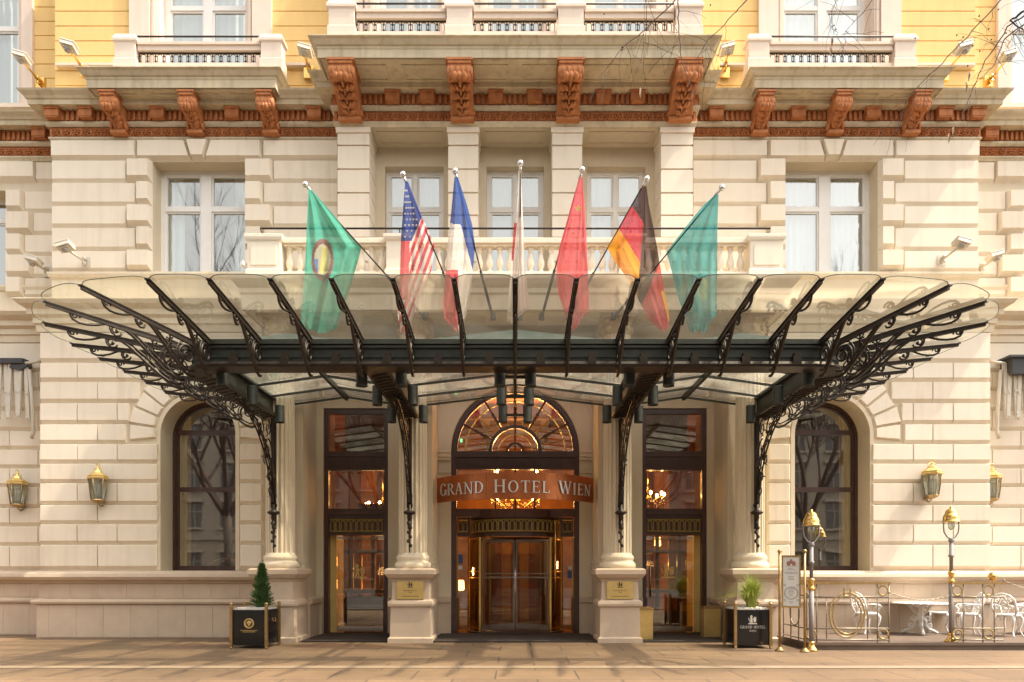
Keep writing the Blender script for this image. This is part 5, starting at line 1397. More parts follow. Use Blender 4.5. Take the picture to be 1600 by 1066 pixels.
# ================================================================ FOLDED AWNINGS at the outer edges
def awning(s):
    r_ = empty('folded_awning', (s*12.55, .5, 6.9), label='folded awning with pale jointed arms at the far %s edge' % ('left' if s < 0 else 'right'), cat='awning', group='folded awnings')
    m = MB()
    if s > 0: m.box(-.35, 3.2, -.42, .05, -.45, -.05); m.box(-.45, 3.2, -.48, .05, -.05, .0)
    else: m.box(-3.2, .40, -.34, .05, -.16, -.04); m.prism([(.1,-.16),(.42,-.04),(.50,-.22),(.30,-.34),(.05,-.26)], -.3, -.1, 'xz')
    m.build('awning_case', M['awning'], r_)
    m = MB()
    for k in range(6):      # flat jointed arms folded side by side against the wall
        x0 = -s*(.42 - .125*k); l = (1.42,1.36,1.30,1.40,1.33,1.38)[k]; i0 = len(m.v)
        m.box(-.045, .045, -.03, .03, -l, 0); m.box(-.03, .03, -.045, -.031, -l*.55, -l*.50); m.ball((0,-.035,-l+.05), .03, n=6, m=4)
        m.xf(Matrix.Translation((x0, -.22-.02*(k % 2), -.14)) @ Matrix.Rotation(R(2.2*(1 if k % 2 else -1)), 4, 'Y'), i0)
    m.tube([(-s*.45,-.3,-.16),(-s*.66,-.2,-.10),(-s*.70,0,-.02)], .035, n=6); m.box(-s*.70-.08, -s*.70+.08, -.02, .06, -.16, .10)
    m.tube([(-s*.50,-.22,-.3),(-s*.58,-.22,-1.2),(-s*.60,-.22,-1.85),(-s*.54,-.2,-2.0)], .045, n=6)
    m.build('awning_arm', M['lampcase'], r_)
awning(-1); awning(1)
# ================================================================ PLANTERS
def planter(loc, label, rz, wreath):
    r_ = empty('planter_box', loc, rz, label, 'planter', 'black planter boxes with brass corner posts')
    m = MB(); w_ = .355; m.box(-w_, w_, -w_, w_, .07, .80); m.box(-w_-.01, w_+.01, -w_-.01, -w_+.0, .07, .10)
    m.build('box', M['blackgloss'], r_)
    m = MB(); m.box(-w_+.02, w_-.02, -w_+.02, w_-.02, .80, .825); rnd = random.Random(1)
    for i in range(90): m.ball((rnd.uniform(-.31,.31), rnd.uniform(-.31,.31), .83), .03, .025, .018, n=6, m=3)
    m.build('pebbles', M['pebble'], r_)
    for sx in (-1, 1):
        for sy in (-1, 1):
            m = MB(); m.box(-.028, .028, -.028, .028, .04, .86); m.lathe([(.03,.86),(.036,.875),(.02,.89),(.03,.90),(.038,.925),(.03,.95),(.005,.962)], n=12); m.lathe([(.022,0),(.03,.0),(.03,.04)], n=10)
            m.build('corner_post', M['oldbrass'], r_, (sx*(w_+.012), sy*(w_+.012), 0))
    m = MB(); m.tube([(w_+.03,-.08,.62),(w_+.05,-.08,.55),(w_+.05,.08,.55),(w_+.03,.08,.62)], .010, n=5); m.build('handle', M['oldbrass'], r_)
    m = MB(); y = -w_
    if wreath:
        m.tube([(x, y-.004, z) for x, z in spiral(0,.52,.095,.095,0,360,24)], .013, n=5); m.tube([(x, y-.004, z) for x, z in spiral(0,.52,.075,.075,0,360,20)], .005, n=4)
        m.ball((0,y,.52), .035, .01, .06, n=8, m=5); m.ball((-.035,y,.535), .02, .01, .03, n=6, m=4); m.ball((.035,y,.535), .02, .01, .03, n=6, m=4)
        m.box(-.03,.03,y-.004,y,.415,.425)
        for zz, n_, w2 in ((.375,15,.024),(.345,12,.022)):
            for i in range(n_): m.box(-n_*w2/2+i*w2, -n_*w2/2+i*w2+w2*.7, y-.003, y, zz-.008, zz+.008)
    else:
        crest(m, 0, .50, .19, y, .004); add_text(m, 'GRAND HOTEL', .058, 0, .415, y, .003, .13); add_text(m, 'WIEN', .042, 0, .345, y, .003, .13)
    m.build('emblem', M['goldleaf' if wreath else 'pebble'], r_)
planter((-5.51, -2.28, 0), 'black planter box with gold wreath emblem and brass posts, left of the entrance', R(-1.5), True)
planter((4.93, -2.25, 0), 'black planter box lettered GRAND HOTEL WIEN, right of the entrance', R(1.0), False)
M['conifer2'] = mat('conifer_new_growth', (.13,.22,.05), .7, var=.3)
def conifer():
    rnd = random.Random(11); r_ = empty('conifer_bush', (-5.38, -2.28, .82), label='small cone shaped green conifer standing in the left planter', cat='shrub')
    m = MB(); m.tube([(0,0,0),(0,0,.5),(.02,0,1.02)], [.03,.02,.006], n=6); m.build('trunk', M['bark'], r_)
    m = MB()
    for i in range(620):
        t = rnd.random()**1.25; z0 = .0 + t*.93; a = rnd.uniform(0, 6.283); up = rnd.uniform(.3, .9)
        d = Vector((math.cos(a), math.sin(a), up)).normalized(); Lh = (.215*(1-t)**.8 + .03)*rnd.uniform(.65, 1.22)
        m.tube([Vector((0,0,z0)), Vector((0,0,z0)) + d*Lh], .0035, n=3, r2=.0015, caps=False)
        for k in range(30):
            f = .25 + .8*rnd.random(); p = Vector((0,0,z0)) + d*Lh*f
            dd = (d + Vector((rnd.uniform(-1,1), rnd.uniform(-1,1), rnd.uniform(-.6,1)))*.9).normalized(); l = rnd.uniform(.018,.042)
            s_ = dd.cross(Vector((rnd.uniform(-1,1),rnd.uniform(-1,1),rnd.uniform(-1,1)))).normalized()*.006
            m.cm = 1 if rnd.random() < .25 else 0
            m.add([p-s_, p+s_, p+dd*l+s_*.3, p+dd*l-s_*.3], [(0,1,2,3)])
    m.build('foliage', [M['conifer'], M['conifer2']], r_, fix=False)
conifer()
def grass():
    rnd = random.Random(4); r_ = empty('grass_tuft', (5.0, -2.25, .82), label='tuft of arching yellow green grass growing in the right planter', cat='grass plant')
    m = MB()
    for i in range(750):
        a = rnd.uniform(0, 6.283); l = rnd.uniform(.5,.95); out = rnd.uniform(.12,.75)*(1.25 if math.cos(a) < -.3 else .8); x0, y0 = rnd.uniform(-.06,.10), rnd.uniform(-.07,.07); w_ = rnd.uniform(.004,.009)
        pts = []; sd_ = Vector((-math.sin(a), math.cos(a), 0))*w_
        for k in range(7):
            t = k/6; pts.append(Vector((x0+out*t**1.6*math.cos(a), y0+out*t**1.6*math.sin(a), l*(t*1.4 - (.45+.75*out)*t*t))))
        vv = []
        for k, p in enumerate(pts): q = sd_*(1-k/6.5); vv += [p-q, p+q]
        m.add(vv, [(2*k, 2*k+1, 2*k+3, 2*k+2) for k in range(6)])
    m.build('blades', M['grassleaf'], r_, fix=False)
grass()
# ================================================================ BRASS BINS, MATS
def brass_bin(loc, label, sc=1):
    r_ = empty('brass_bin', loc, label=label, cat='bin', group='brass bins by the right door')
    m = MB(); m.box(-.20, .20, -.16, .16, 0, .68*sc); m.build('body', M['platebrass'], r_)
    m = MB(); m.box(-.22, .22, -.18, .18, .68*sc, .72*sc); m.box(-.17, .17, -.13, .13, .72*sc, .74*sc); m.build('lid', M['oldbrass'], r_)
brass_bin((2.98, -.80, .03), 'brass bin half hidden by the right hand pedestal')
brass_bin((4.70, -.25, .03), 'brass bin with dark lid right of the right glass door')
m = MB(); m.box(-4.83, -2.86, -1.35, .69, .003, .035); tag(m.build('doormat', M['mat'], None), 'dark mat in front of the left glass door', 'doormat', 'dark entrance mats')
m = MB(); m.box(-1.88, 1.88, -1.40, .74, .003, .035); tag(m.build('doormat', M['mat'], None), 'wide dark mat in front of the revolving door', 'doormat', 'dark entrance mats')
m = MB(); m.box(2.86, 4.85, -1.40, .69, .003, .033); tag(m.build('doormat', M['mat'], None), 'dark mat in front of the right glass door', 'doormat', 'dark entrance mats')
# ================================================================ TERRACE
m = MB(); m.box(5.98, 19, -2.95, -.33, .002, .14); m.box(5.95, 19, -2.98, -2.94, .10, .155)
m.box(5.95, 5.99, -2.95, -1.5, .10, .155)
tag(m.build('terrace_platform', M['redware'], None), kind='structure')
RZ = .155; YF = -2.86
M['ringbrass'] = mat('dull_brass', (0.50, 0.36, 0.17), 0.38, metal=0.8, var=0.25, scale=10)
M['railmetal'] = mat('tarnished_rail', (0.30, 0.25, 0.19), 0.45, metal=0.5, var=0.25, scale=10)
def bars(m, pts, r=.018): m.tube(pts, r, n=5)
def ring_xz(m, cx, cz, rx, rz_, y, r): m.tube([(cx+rx*math.cos(R(a)), y, cz+rz_*math.sin(R(a))) for a in range(0, 360, 15)], r, n=5, closed=True)
def railing_panel(x0, x1, label, oval=True, first=False):
    L = x1-x0; r_ = empty('railing', (x0, YF, RZ), label=label, cat='railing', group='brass railings round the terrace')
    m = MB(); T = 1.18; sq = .235
    m.box(-.02, L+.02, -.035, .035, T, T+.045); m.build('top_rail', M['oldbrass'], r_)
    m = MB(); bars(m, [(0,0,T-sq-.02),(L,0,T-sq-.02)]); bars(m, [(0,0,.28),(L,0,.28)]); bars(m, [(0,0,.05),(L,0,.05)])
    vx = [0, sq, L-sq, L] if oval else [0, sq, L*.60, L*.60+sq]
    for v in vx: bars(m, [(v,0,-.01),(v,0,T)], .014)
    if oval:
        for v in (L*.5-.42, L*.5-.05, L*.5+.05, L*.5+.42): bars(m, [(v,0,.28 if abs(v-L/2) < .1 else .05),(v,0,T-sq-.02 if abs(v-L/2)>.1 else .32)], .010)
    m.build('bars', M['railmetal'], r_)
    m = MB()
    for cx in ([sq/2, L-sq/2] if oval else [sq/2, L*.60+sq/2]):
        ring_xz(m, cx, T-sq/2-.01, .098, .098, 0, .019); ring_xz(m, cx, .165, .098, .098, 0, .019)
    if oval:
        ring_xz(m, L/2, .56, .36, .46, 0, .019); ring_xz(m, L/2, .56, .29, .39, 0, .017)
        for dx, dz in ((-.33,0),(.33,0),(-.33,.1),(.33,.1),(-.33,-.1),(.33,-.1)): m.box(L/2+dx-.06, L/2+dx+.06, -.02, .02, .56+dz-.012, .56+dz+.012)
        for dx in (-.06, .06): m.box(L/2+dx-.012, L/2+dx+.012, -.02, .02, .92, 1.10)
    m.build('ornament', M['ringbrass'], r_)
    return r_
railing_panel(X(1258,YF), X(1389,YF), 'brass railing panel with tall oval ornament between the lamp post and first chain')
railing_panel(X(1487,YF), X(1568,YF), 'short brass railing panel with ball finial between the two chains', False)
m = MB(); xb_ = X(1551,YF); m.lathe([(.02,0),(.03,.02),(.015,.04),(.06,.06),(.09,.13),(.06,.20),(.01,.225)], (xb_, YF, RZ+1.21), n=14)
for o in bpy.data.objects:
    pass
m.v = [(x - X(1487,YF), y-YF, z-RZ) for x, y, z in m.v]
m.build('ball_finial', M['brass'], [o for o in scene.objects if o.name.startswith('railing') and o.get('label','').startswith('short')][0])
# side return of the railing
r_ = empty('railing', (5.97, -1.55, RZ), label='brass railing panel running back to the wall behind the menu board', cat='railing', group='brass railings round the terrace')
m = MB(); m.box(-.03,.03,-1.28,.02,1.18,1.21); m.build('top_rail', M['oldbrass'], r_)
m = MB()
for z in (.05,.28,.95): bars(m, [(0,-1.28,z),(0,0,z)])
for i in range(4): bars(m, [(0,-1.28+.426*i,-.01),(0,-1.28+.426*i,1.18)], .014)
for i in (1,): ring_yz = [(0, -.64+.26*math.cos(R(a)), .60+.30*math.sin(R(a))) for a in range(0,360,15)]; m.tube(ring_yz, .014, n=5, closed=True)
m.build('bars', M['railmetal'], r_)
def chain(p0, p1, label, sag=.12):
    p0, p1 = Vector(p0), Vector(p1); m = MB(); n = int((p1-p0).length/.05)
    pts = [p0.lerp(p1, i/n) - Vector((0,0,4*sag*(i/n)*(1-i/n))) - p0 for i in range(n+1)]
    for i, (a, b) in enumerate(zip(pts, pts[1:])):
        d = (b-a).normalized(); s_ = Vector((0,1,0)) if i % 2 else d.cross(Vector((0,1,0))).normalized(); c = (a+b)/2
        m.tube([c + d*.033*math.cos(t) + s_*.014*math.sin(t) for t in [k*math.pi/4 for k in range(8)]], .0055, n=4, closed=True)
    m.tube([(0,0,0),(.03,0,-.01)], .02, n=6)
    tag(m.build('chain', M['railmetal'], None, tuple(p0)), label, 'chain', 'chains closing the terrace railing')
chain((X(1388,YF), YF, Z(925,YF)), (X(1489,YF), YF, Z(928,YF)), 'brass chain hanging between railing panel and right lamp post', .14)
chain((X(1568,YF), YF, Z(907,YF)), (X(1690,YF), YF, Z(907,YF)), 'brass chain running from the short railing panel to the right edge', .20)
def lamp_post(loc, label, h, cross=False):
    r_ = empty('lamp_post', loc, label=label, cat='lamp post', group='terrace lamp posts with brass hoods')
    m = MB(); m.lathe([(.12,0),(.125,.03),(.10,.06),(.07,.10),(.06,.15),(.07,.17),(.05,.20)], n=16); m.build('foot', M['brass'], r_)
    m = MB(); zt = h-.62
    m.lathe([(.048,.2),(.048,1.25)], n=14); m.lathe([(.036,1.35),(.036,1.75),(.055,1.76),(.055,1.80),(.04,1.81),(.036,zt)], n=12); m.lathe([(.045,zt-.03),(.06,zt),(.045,zt+.03),(.05,zt+.05)], n=12)
    m.build('post', M['steel'], r_)
    m = MB(); m.lathe([(.055,1.22),(.066,1.24),(.066,1.27),(.048,1.29),(.052,1.33),(.048,1.38),(.066,1.41),(.066,1.44),(.042,1.47)], n=14); m.build('collar', M['brass'], r_)
    m = MB(); sc = 1
    for s_ in (-1, 1): m.tube([(0,0,zt+.03),(s_*.08,0,zt+.07),(s_*.145,0,zt+.17),(s_*.16,0,zt+.28),(s_*.155,0,zt+.42)], .014, n=6)
    m.build('yoke', M['steel'], r_)
    m = MB(); zb = zt+.38
    m.lathe([(.15,zb),(.178,zb),(.178,zb+.015),(.156,zb+.03),(.158,zb+.08),(.149,zb+.12),(.13,zb+.165),(.115,zb+.175),(.113,zb+.20),(.098,zb+.24),(.068,zb+.27),(.035,zb+.285),(.025,zb+.30),(.032,zb+.315),(.005,zb+.335)], n=22); m.build('hood', M['brass'], r_)
    m = MB(); m.lathe([(.05,zb+.02),(.06,zb-.02),(.065,zb-.08),(.05,zb-.13),(.02,zb-.16)], n=14); m.build('bulb', M['lampglass'], r_)
lamp_post((X(1263,-2.95)-.0, -3.10, 0), 'grey lamp post with brass hood in front of the right arched window', Z(803,-3.1))
lamp_post((X(1490,-2.8), -2.72, .14), 'grey lamp post with brass hood standing right of the white table', Z(798,-2.72)-.14)
# menu board
r_ = empty('menu_board', (5.50, -3.25, 0), label='gilt framed menu card on two brass posts beside the black planter', cat='menu board')
for sx, yy in ((-.20,.12),(.235,-.05)):
    m = MB(); m.tube([(sx,yy,.06),(sx,yy,1.96)], .024, n=10); m.ball((sx,yy,2.0), .042, n=12, m=8); m.lathe([(.09,0),(.095,.02),(.06,.05),(.03,.09)], (sx,yy,0), n=14); m.build('stand_post', M['oldbrass'], r_)
ang = math.atan2(-.17, .435)
m = MB(); m.box(-.19,.165,-.02,.02,.88,.91); m.box(-.19,.165,-.02,.02,1.89,1.92); m.box(-.19,-.165,-.02,.02,.91,1.89); m.box(.14,.165,-.02,.02,.91,1.89); fr_ = m.build('frame', M['brass'], r_, rot=(0,0,ang))
m = MB(); m.box(-.165,.14,-.008,.008,.91,1.89); m.build('card', M['paper'], fr_)
m = MB(); y = -.008
m.tube([(-.012+x,y,z) for x, z in spiral(0,1.17,.125,.125,0,360,24)], .004, n=4); m.tube([(-.012+x,y,z) for x, z in spiral(0,1.17,.11,.11,0,360,24)], .002, n=4)
for sx in (-1, 1):
    for z in (1.02,1.32): m.tube([(-.012+sx*.12+x*sx,y,z+zz) for x, zz in spiral(0,0,.03,.005,0,400,12)], .003, n=4)
rnd = random.Random(2)
for z, w_ in ((1.66,.10),(1.63,.16),(1.58,.24),(1.555,.22),(1.50,.10),(1.47,.12),(1.44,.10),(1.26,.08),(1.23,.12),(1.20,.10),(1.17,.13),(1.14,.08),(1.11,.10),(1.0,.10),(.97,.06)):
    x = -w_/2
    while x < w_/2 - .01: l = rnd.uniform(.008,.025); m.box(-.012+x, -.012+x+l, y-.002, y, z-.004, z+.004); x += l+.006
m.build('print', M['darkink'], fr_)
m = MB()
m.ball((-.012,-.009,1.80), .03, .006, .05, n=8, m=5); m.ball((-.06,-.009,1.76), .04, .006, .05, n=8, m=5); m.ball((.04,-.009,1.76), .04, .006, .05, n=8, m=5); m.box(-.13,.11,-.012,-.008,1.70,1.705)
m.build('printed_flourish', mat('faded_red_print', (.34,.16,.12), .7), fr_)
# ================================================================ WHITE CAST FURNITURE
def chair0():
    r_ = empty('garden_chair', (0,0,0), label='', cat='chair', group='white cast metal garden chairs')
    m = MB(); m.lathe([(.20,.425),(.228,.43),(.235,.455),(.23,.475),(.20,.48),(.02,.472)], n=22)
    for k in range(12): a = k*math.pi/6; m.tube([(.05*math.cos(a),.05*math.sin(a),.475),(.20*math.cos(a+.3),.20*math.sin(a+.3),.477)], .007, n=4)
    m.build('seat', M['white'], r_)
    for sx in (-1, 1):
        for sy in (-1, 1):
            m = MB(); m.tube([(0,0,.45),(.03*sx,.03*sy,.38),(.025*sx,.025*sy,.28),(-.01*sx,-.01*sy,.14),(.03*sx,.03*sy,.03),(.05*sx,.05*sy,0)], [.028,.032,.024,.019,.019,.024], n=8)
            m.tube([(0,0,.43),(-.05*sx,-.0*sy,.40),(-.06*sx,0,.35),(-.03*sx,0,.34)], .008, n=4)
            m.build('leg', M['white'], r_, (.15*sx, .15*sy, 0))
    m = MB()   # backrest stands at -y, the sitter faces +y
    fr = [(-.20,-.15,.46),(-.24,-.20,.62),(-.23,-.24,.78),(-.14,-.265,.88),(0,-.27,.92),(.14,-.265,.88),(.23,-.24,.78),(.24,-.20,.62),(.20,-.15,.46)]
    m.tube(fr, .021, n=7)
    def by(z): return -.15 - .27*(z-.46)
    for c_, z_, r0 in ((-.12,.76,.065),(.12,.76,.065),(0,.82,.055),(-.13,.62,.055),(.13,.62,.055),(0,.70,.05),(0,.57,.06)):
        m.tube([(c_+x, by(z), z) for x, z in spiral(0, z_, r0, .012, 0, 500, 20)], .014, n=5)
    for c_ in (-.06, .06): m.tube([(c_, by(.48), .48), (c_*1.6, by(.66), .66), (c_*.6, by(.86), .87)], .014, n=5)
    m.build('backrest', M['white'], r_)
    for sx in (-1, 1):
        m = MB(); m.tube([(sx*.235,-.20,.66),(sx*.27,-.05,.67),(sx*.27,.10,.655),(sx*.25,.17,.62),(sx*.22,.12,.56),(sx*.20,.13,.47)], .019, n=6); m.tube([(sx*.25+0*x, .06+x, z) for x, z in spiral(0,.60,.04,.01,0,450,14)], .008, n=4)
        m.build('armrest', M['white'], r_)
    return r_
c0 = chair0()
T0 = .14
c0.location = (8.22, -.75, T0); c0.rotation_euler = (0,0,R(-80)); c0['label'] = 'white garden chair left of the round white table, its back to the railing'
c0.scale = (1.05,)*3
for x, y, rz, lb in ((10.45,-.95,R(75),'white garden chair right of the round white table, just left of the lamp post'),
                     (10.10,-.35,R(160),'white garden chair between round table and wall, mostly behind the lamp post'),
                     (11.12,-1.35,R(-60),'white garden chair seen from behind through the short railing panel'),
                     (11.95,-.85,R(85),'white garden chair left of the table at the right edge'),
                     (12.25,-1.75,R(-20),'white garden chair nearest the right edge of the terrace')):
    dup(c0, (x, y, T0), rz, lb, (1.05,)*3)
def table0():
    r_ = empty('garden_table', (9.42,-.85,T0), label='round white garden table on a scrolled pedestal between two chairs', cat='table', group='white round garden tables')
    m = MB(); m.lathe([(.02,.705),(.54,.705),(.585,.712),(.595,.725),(.585,.738),(.02,.742)], n=36)
    for k in range(24): a = k*math.pi/12; m.ball((.585*math.cos(a), .585*math.sin(a), .718), .03, .03, .016, n=6, m=3)
    m.build('tabletop', M['white'], r_)
    m = MB(); m.lathe([(.03,.14),(.05,.20),(.035,.30),(.06,.40),(.075,.46),(.04,.52),(.05,.60),(.10,.66),(.12,.70)], n=14); m.build('pedestal', M['white'], r_)
    for k in range(3):
        m = MB(); m.tube([(.03,0,.42),(.13,0,.30),(.12,0,.20),(.20,0,.12),(.34,0,.07),(.42,0,.02)], [.04,.036,.032,.036,.034,.04], n=8)
        m.tube([(x, 0, z) for x, z in spiral(.16,.36,.07,.012,-60,380,18)], .018, n=5); m.tube([(x, 0, z) for x, z in spiral(.22,.20,.06,.012,-60,380,18)], .018, n=5)
        m.tube([(.04,0,.44),(.14,0,.50),(.24,0,.62),(.30,0,.70)], [.022,.018,.016,.02], n=6); m.tube([(x, 0, z) for x, z in spiral(.16,.62,.06,.012,0,400,16)], .018, n=5)
        m.build('table_leg', M['white'], r_, rot=(0,0,R(120*k+ 8)))
    return r_
t0 = table0(); dup(t0, (12.6, -.85, T0), R(20), 'round white garden table cut by the right edge of the picture')
# ================================================================ PERSON inside the door
def person(x, y, z0):
    mesh = bpy.data.meshes.new('person'); V = {}; vs_ = []; es = []; rs = []
    def v(n, p, r): V[n] = len(vs_); vs_.append(p); rs.append(r)
    def e(a, b): es.append((V[a], V[b]))
    v('pelvis',(0,0,.95),.15); v('waist',(0,0,1.10),.13); v('chest',(0,-.01,1.30),.155); v('neck0',(0,0,1.46),.07); v('neck',(0,-.01,1.52),.055); v('head0',(0,-.02,1.60),.085); v('head',(0,-.02,1.68),.095); v('top',(0,-.01,1.75),.06)
    for a, b in (('pelvis','waist'),('waist','chest'),('chest','neck0'),('neck0','neck'),('neck','head0'),('head0','head'),('head','top')): e(a, b)
    for s_, n in ((-1,'L'),(1,'R')):
        v('hip'+n,(s_*.09,0,.88),.10); v('knee'+n,(s_*.10,-.02*s_,.50),.065); v('ank'+n,(s_*.10,.02,.09),.042); v('toe'+n,(s_*.12,-.14,.04),.035)
        v('sh'+n,(s_*.19,0,1.41),.065); v('el'+n,(s_*.25,.02,1.12),.048); v('wr'+n,(s_*.22,-.10,.90),.032); v('hand'+n,(s_*.20,-.13,.83),.035)
        v('fin'+n,(s_*.19,-.15,.76),.02)
        for a, b in (('pelvis','hip'+n),('hip'+n,'knee'+n),('knee'+n,'ank'+n),('ank'+n,'toe'+n),('chest','sh'+n),('sh'+n,'el'+n),('el'+n,'wr'+n),('wr'+n,'hand'+n),('hand'+n,'fin'+n)): e(a, b)
    mesh.from_pydata(vs_, es, []); o = bpy.data.objects.new('person', mesh); scene.collection.objects.link(o)
    sk = o.modifiers.new('skin', 'SKIN'); sv = mesh.skin_vertices[0].data
    for i, r in enumerate(rs): sv[i].radius = (r, r*.8 if 0 < i < 3 else r)
    sv[0].use_root = True
    ss = o.modifiers.new('sub', 'SUBSURF'); ss.levels = 2; ss.render_levels = 2
    o.location = (x, y, z0); mesh.materials.append(mat('dark_suit', (.02,.018,.02), .8))
    dg = bpy.context.evaluated_depsgraph_get(); me = bpy.data.meshes.new_from_object(o.evaluated_get(dg)); o.modifiers.clear(); o.data = me
    sk_ = mat('skin', (.45,.22,.13), .6); me.materials.append(sk_)
    for p in me.polygons:
        p.use_smooth = True; c = p.center
        if c.z > 1.50 or (abs(c.x) > .15 and c.z < .87 and c.z > .7): p.material_index = 1
    tag(o, 'person in dark suit standing inside behind the revolving door', 'person')
    h = MB(); h.ball((0,.015,1.72), .105, .11, .085, n=12, m=8); h.build('hair', mat('grey_hair', (.25,.14,.08), .8), o)
    h = MB(); h.tube([(0,-.10,1.69),(0,-.125,1.655),(0,-.11,1.64)], .013, n=6)
    for s_ in (-1, 1): h.ball((s_*.035,-.098,1.695), .012, n=6, m=4); h.ball((s_*.098,-.01,1.67), .012, .025, .035, n=6, m=4)
    h.box(-.03,.03,-.108,-.098,1.605,1.612); h.build('face', sk_, o)
person(X(856,3.3), 3.3, .03)
# ================================================================ TREES
def limb(m, p, d, L, r, depth, rnd, tips, spread=.5, up=.25, seg=4):
    pts = [p]; q = Vector(p); d = Vector(d).normalized()
    for i in range(seg):
        d = (d + Vector((rnd.uniform(-1,1),rnd.uniform(-1,1),rnd.uniform(-1,1)))*.13 + Vector((0,0,up*.15))).normalized(); q = q + d*L/seg; pts.append(q.copy())
    m.tube(pts, r, n=5 if depth > 1 else 3, r2=r*.55, caps=False)
    if depth == 0: return
    n = 3 if depth > 2 else 5
    for k in range(n):
        f = .35+.65*(k+.5)/n if k < n-1 else 1.0; i = min(int(f*seg), seg-1); b = pts[i].lerp(pts[i+1], f*seg-i)
        nd = (d + Vector((rnd.uniform(-1,1),rnd.uniform(-1,1),rnd.uniform(-.5,.9)))*spread*1.4).normalized()
        limb(m, b, nd, L*rnd.uniform(.55,.78), r*.55, depth-1, rnd, tips, spread, up, seg)
def street_tree(loc, seed, label):
    rnd = random.Random(seed); r_ = empty('street_tree', loc, label=label, cat='tree', group='bare street trees across the road')
    m = MB(); m.tube([(0,0,0),(.05,0,1.5),(.0,.05,3.4)], [.24,.19,.17], n=10); m.build('trunk', M['bark'], r_)
    m = MB()
    for k in range(5):
        a = k*1.257+rnd.uniform(-.3,.3); limb(m, Vector((0,.05,3.2)), Vector((math.cos(a)*.7, math.sin(a)*.7, 1.0)), rnd.uniform(3.2,4.2), .12, 5, rnd, [], .55, .4)
    limb(m, Vector((0,.05,3.3)), Vector((0,0,1)), 4.5, .12, 5, rnd, [], .5, .5)
    m.build('crown', M['twig'], r_, fix=False); return r_
ta = street_tree((-17,-24,0), 1, 'bare street tree across the road, leftmost of the row'); tb_ = street_tree((17.2,-24,0), 2, 'bare street tree across the road, rightmost of the row'); tb_.scale = (1.35,)*3
dup(ta, (7.5,-26,0), 2.0, 'bare street tree across the road, right of the middle'); ta.scale = (1.5,)*3; dup(tb_, (-8.5,-26,0), 4.0, 'bare street tree across the road, left of the middle')
# overhanging tree whose twigs come into the picture at the top right
def at8(px, py, y=-9.3): return Vector((X(px,y), y, Z(py,y)))
rnd = random.Random(21)
OT = empty('overhanging_tree', (9.6,-10.4,0), label='bare tree with thin drooping twigs and dark seed balls reaching in from the top right', cat='tree')
def lt(v): return Vector(v) - Vector((9.6,-10.4,0))
m = MB(); m.tube([lt((9.6,-10.4,0)), lt((9.5,-10.4,2.5)), lt((9.2,-10.3,5)), lt((8.4,-10.0,7.6))], [.22,.18,.15,.10], n=10); m.build('trunk', M['bark'], OT)
m = MB(); hubs = [lt((8.4,-10.0,7.6))]
def wander(pts, r0, r1, j=.009):
    out = []
    for a, b in zip(pts, pts[1:]):
        for i in range(5): out.append(a.lerp(b, i/5) + Vector((rnd.uniform(-j,j), rnd.uniform(-j,j), rnd.uniform(-j,j))))
    out.append(pts[-1]); m.tube(out, r0, n=4, r2=r1, caps=False); return out
A1 = [hubs[0], lt(at8(1600,-40)), lt(at8(1400,-90)), lt(at8(1200,-60)), lt(at8(1060,-5))]
wander(A1, .045, .012)
main = [wander([lt(at8(1060,-5)), lt(at8(1010,45)), lt(at8(972,75)), lt(at8(935,122))], .0075, .0025),
        wander([lt(at8(1060,-5)), lt(at8(1060,50)), lt(at8(1066,100)), lt(at8(1086,150))], .008, .003),
        wander([lt(at8(1200,-60)), lt(at8(1165,2)), lt(at8(1147,22)), lt(at8(1104,67)), lt(at8(1087,95))], .008, .003),
        wander([lt(at8(1010,-40)), lt(at8(1010,30)), lt(at8(1006,90))], .005, .002),
        wander([hubs[0], lt(at8(1590,-20)), lt(at8(1563,2)), lt(at8(1510,60)), lt(at8(1462,108)), lt(at8(1420,150)), lt(at8(1400,205))], .009, .0025),
        wander([hubs[0], lt(at8(1605,20)), lt(at8(1575,42)), lt(at8(1540,95)), lt(at8(1515,150)), lt(at8(1500,190))], .011, .0025),
        wander([lt(at8(1640,-30)), lt(at8(1600,18)), lt(at8(1578,33)), lt(at8(1600,48))], .017, .007),
        wander([lt(at8(1400,-90)), lt(at8(1380,-20)), lt(at8(1340,30)), lt(at8(1310,60))], .006, .002),
        wander([lt(at8(1400,-90)), lt(at8(1320,-30)), lt(at8(1300,20)), lt(at8(1303,62))], .005, .002),
        wander([lt(at8(1650,0)), lt(at8(1570,60)), lt(at8(1555,100)), lt(at8(1530,125))], .008, .003)]
for w_ in main:
    dense = w_[0].x > -1.0 + 0 and w_ in main[4:7]
    for k in range(22 if dense else 8):
        b = w_[rnd.randrange(2, len(w_)-1)]; d = Vector((rnd.uniform(-.5,.5), rnd.uniform(-.3,.3), rnd.uniform(-1,.25))).normalized(); L = rnd.uniform(.15,.6)
        pts = [b + d*L*t + Vector((rnd.uniform(-.03,.03),0,-.12*t*t)) for t in (0,.25,.5,.75,1)]
        m.tube(pts, .003, n=3, r2=.0014, caps=False)
        if rnd.random() < .5:
            q = pts[2]; d2 = Vector((rnd.uniform(-1,1), rnd.uniform(-.3,.3), rnd.uniform(-1,.2))).normalized(); m.tube([q, q+d2*.12, q+d2*.22+Vector((0,0,-.04))], .002, n=3, caps=False)
m.build('twigs', M['twig'], OT, fix=False)
m = MB()
for px, py in ((972,74),(972,78),(944,22),(1110,8),(1303,40),(1306,46),(1300,42),(1545,45),(1549,62),(1530,25),(1560,15),(1572,52),(1505,58),(1520,72),(1495,55),(1531,80),(1512,103),(1430,60)): m.ball(lt(at8(px,py)), .0095, n=6, m=4)
m.build('seed_ball', M['twig'], OT)
m = MB()
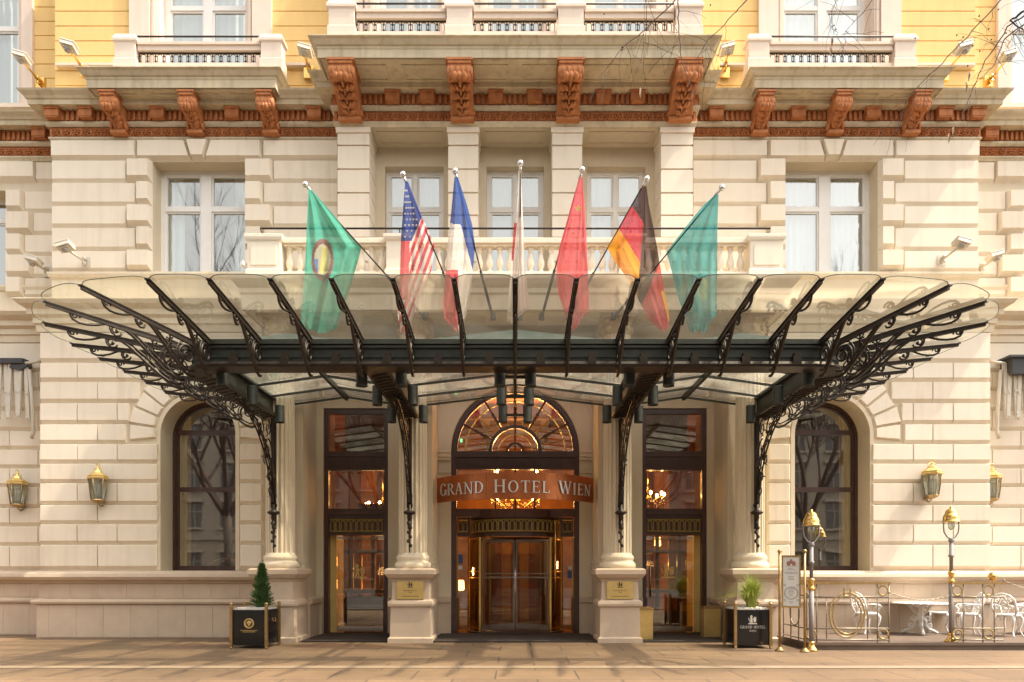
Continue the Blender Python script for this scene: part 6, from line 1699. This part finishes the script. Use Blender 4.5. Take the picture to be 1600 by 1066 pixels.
for px, py in ((1300,64),(1298,80),(1514,118),(1510,135),(1490,205),(1483,215),(1001,144)):
    a = lt(at8(px,py)); m.add([a+Vector((-.012,0,.05)), a+Vector((.012,.01,.05)), a+Vector((.018,0,0)), a+Vector((.0,.01,-.07)), a+Vector((-.014,0,-.02))], [(0,1,2,3,4)])
m.build('dry_leaf', mat('dry_leaf', (.30,.20,.12), .8), OT, fix=False)
# ================================================================ OPPOSITE SIDE OF THE STREET (seen in the glass)
def opposite(x0, x1, h, colm, label):
    r_ = empty('apartment_building', ((x0+x1)/2, -56, 0), label=label, cat='building', group='buildings across the street')
    m = MB(); a, b = x0-(x0+x1)/2, x1-(x0+x1)/2; m.box(a, b, -6, 6, 0, h); m.box(a-.0, b+.0, 6, 6.6, h-.8, h); m.box(a, b, 6, 6.2, 4.6, 5.0); m.build('wall', colm, r_)
    nx = int((b-a)/3.2); wn = MB(); sl_ = MB()
    for i in range(nx):
        c_ = a + (b-a)*(i+.5)/nx
        for z in [1.0] + [5.8+3.7*k for k in range(int((h-7)/3.7)+1)]:
            wn.box(c_-.65, c_+.65, 6.0, 6.05, z, z+2.3); sl_.box(c_-.9, c_+.9, 6.0, 6.35, z+2.4, z+2.65); sl_.box(c_-.85, c_+.85, 6.0, 6.3, z-.25, z-.05)
            sl_.box(c_-.04, c_+.04, 6.05, 6.09, z, z+2.3); sl_.box(c_-.65, c_+.65, 6.05, 6.09, z+1.5, z+1.58)
    wn.build('window', M['darkpane'], r_); sl_.build('window_trim', M['op3'], r_)
    m = MB(); m.prism([(-6,h),(6,h),(3,h+2.6),(-3,h+2.6)], a, b, 'yz'); m.build('roof', M['roofslate'], r_)
M['op3'] = mat('opposite_trim', (.36,.30,.23), .9); M['darkpane'] = mat('opposite_pane', (.09,.08,.07), .3); M['roofslate'] = mat('slate', (.10,.09,.09), .8)
M['op1'] = mat('opposite_stone', (.30,.25,.19), .9, var=.15); M['op2'] = mat('opposite_brick', (.28,.19,.13), .9, var=.15)
opposite(-42,-16.1,17.5,M['op1'],'stone apartment building across the street, left'); opposite(-16,12,16.5,M['op2'],'brick red apartment building across the street, middle'); opposite(12.1,42,18,M['op1'],'stone apartment building across the street, right')

# luggage cart standing inside the left arched window
r_ = empty('luggage_cart', (-7.45, 1.15, 1.45), label='brass luggage cart with arched rail inside the left arched window', cat='luggage cart')
m = MB(); m.box(-.5,.5,-.3,.3,.0,.06); m.build('cart_deck', M['carpet'], r_)
m = MB()
for yy in (-.26, .26): m.tube([(-.52*math.cos(R(a)), yy, .06+.42*math.sin(R(a))) for a in range(0, 181, 12)], .018, n=6)
m.ball((0,0,.55), .05, n=8, m=6); m.tube([(0,-.26,.48),(0,.26,.48)], .015, n=6); m.build('arched_rail', M['brass'], r_)
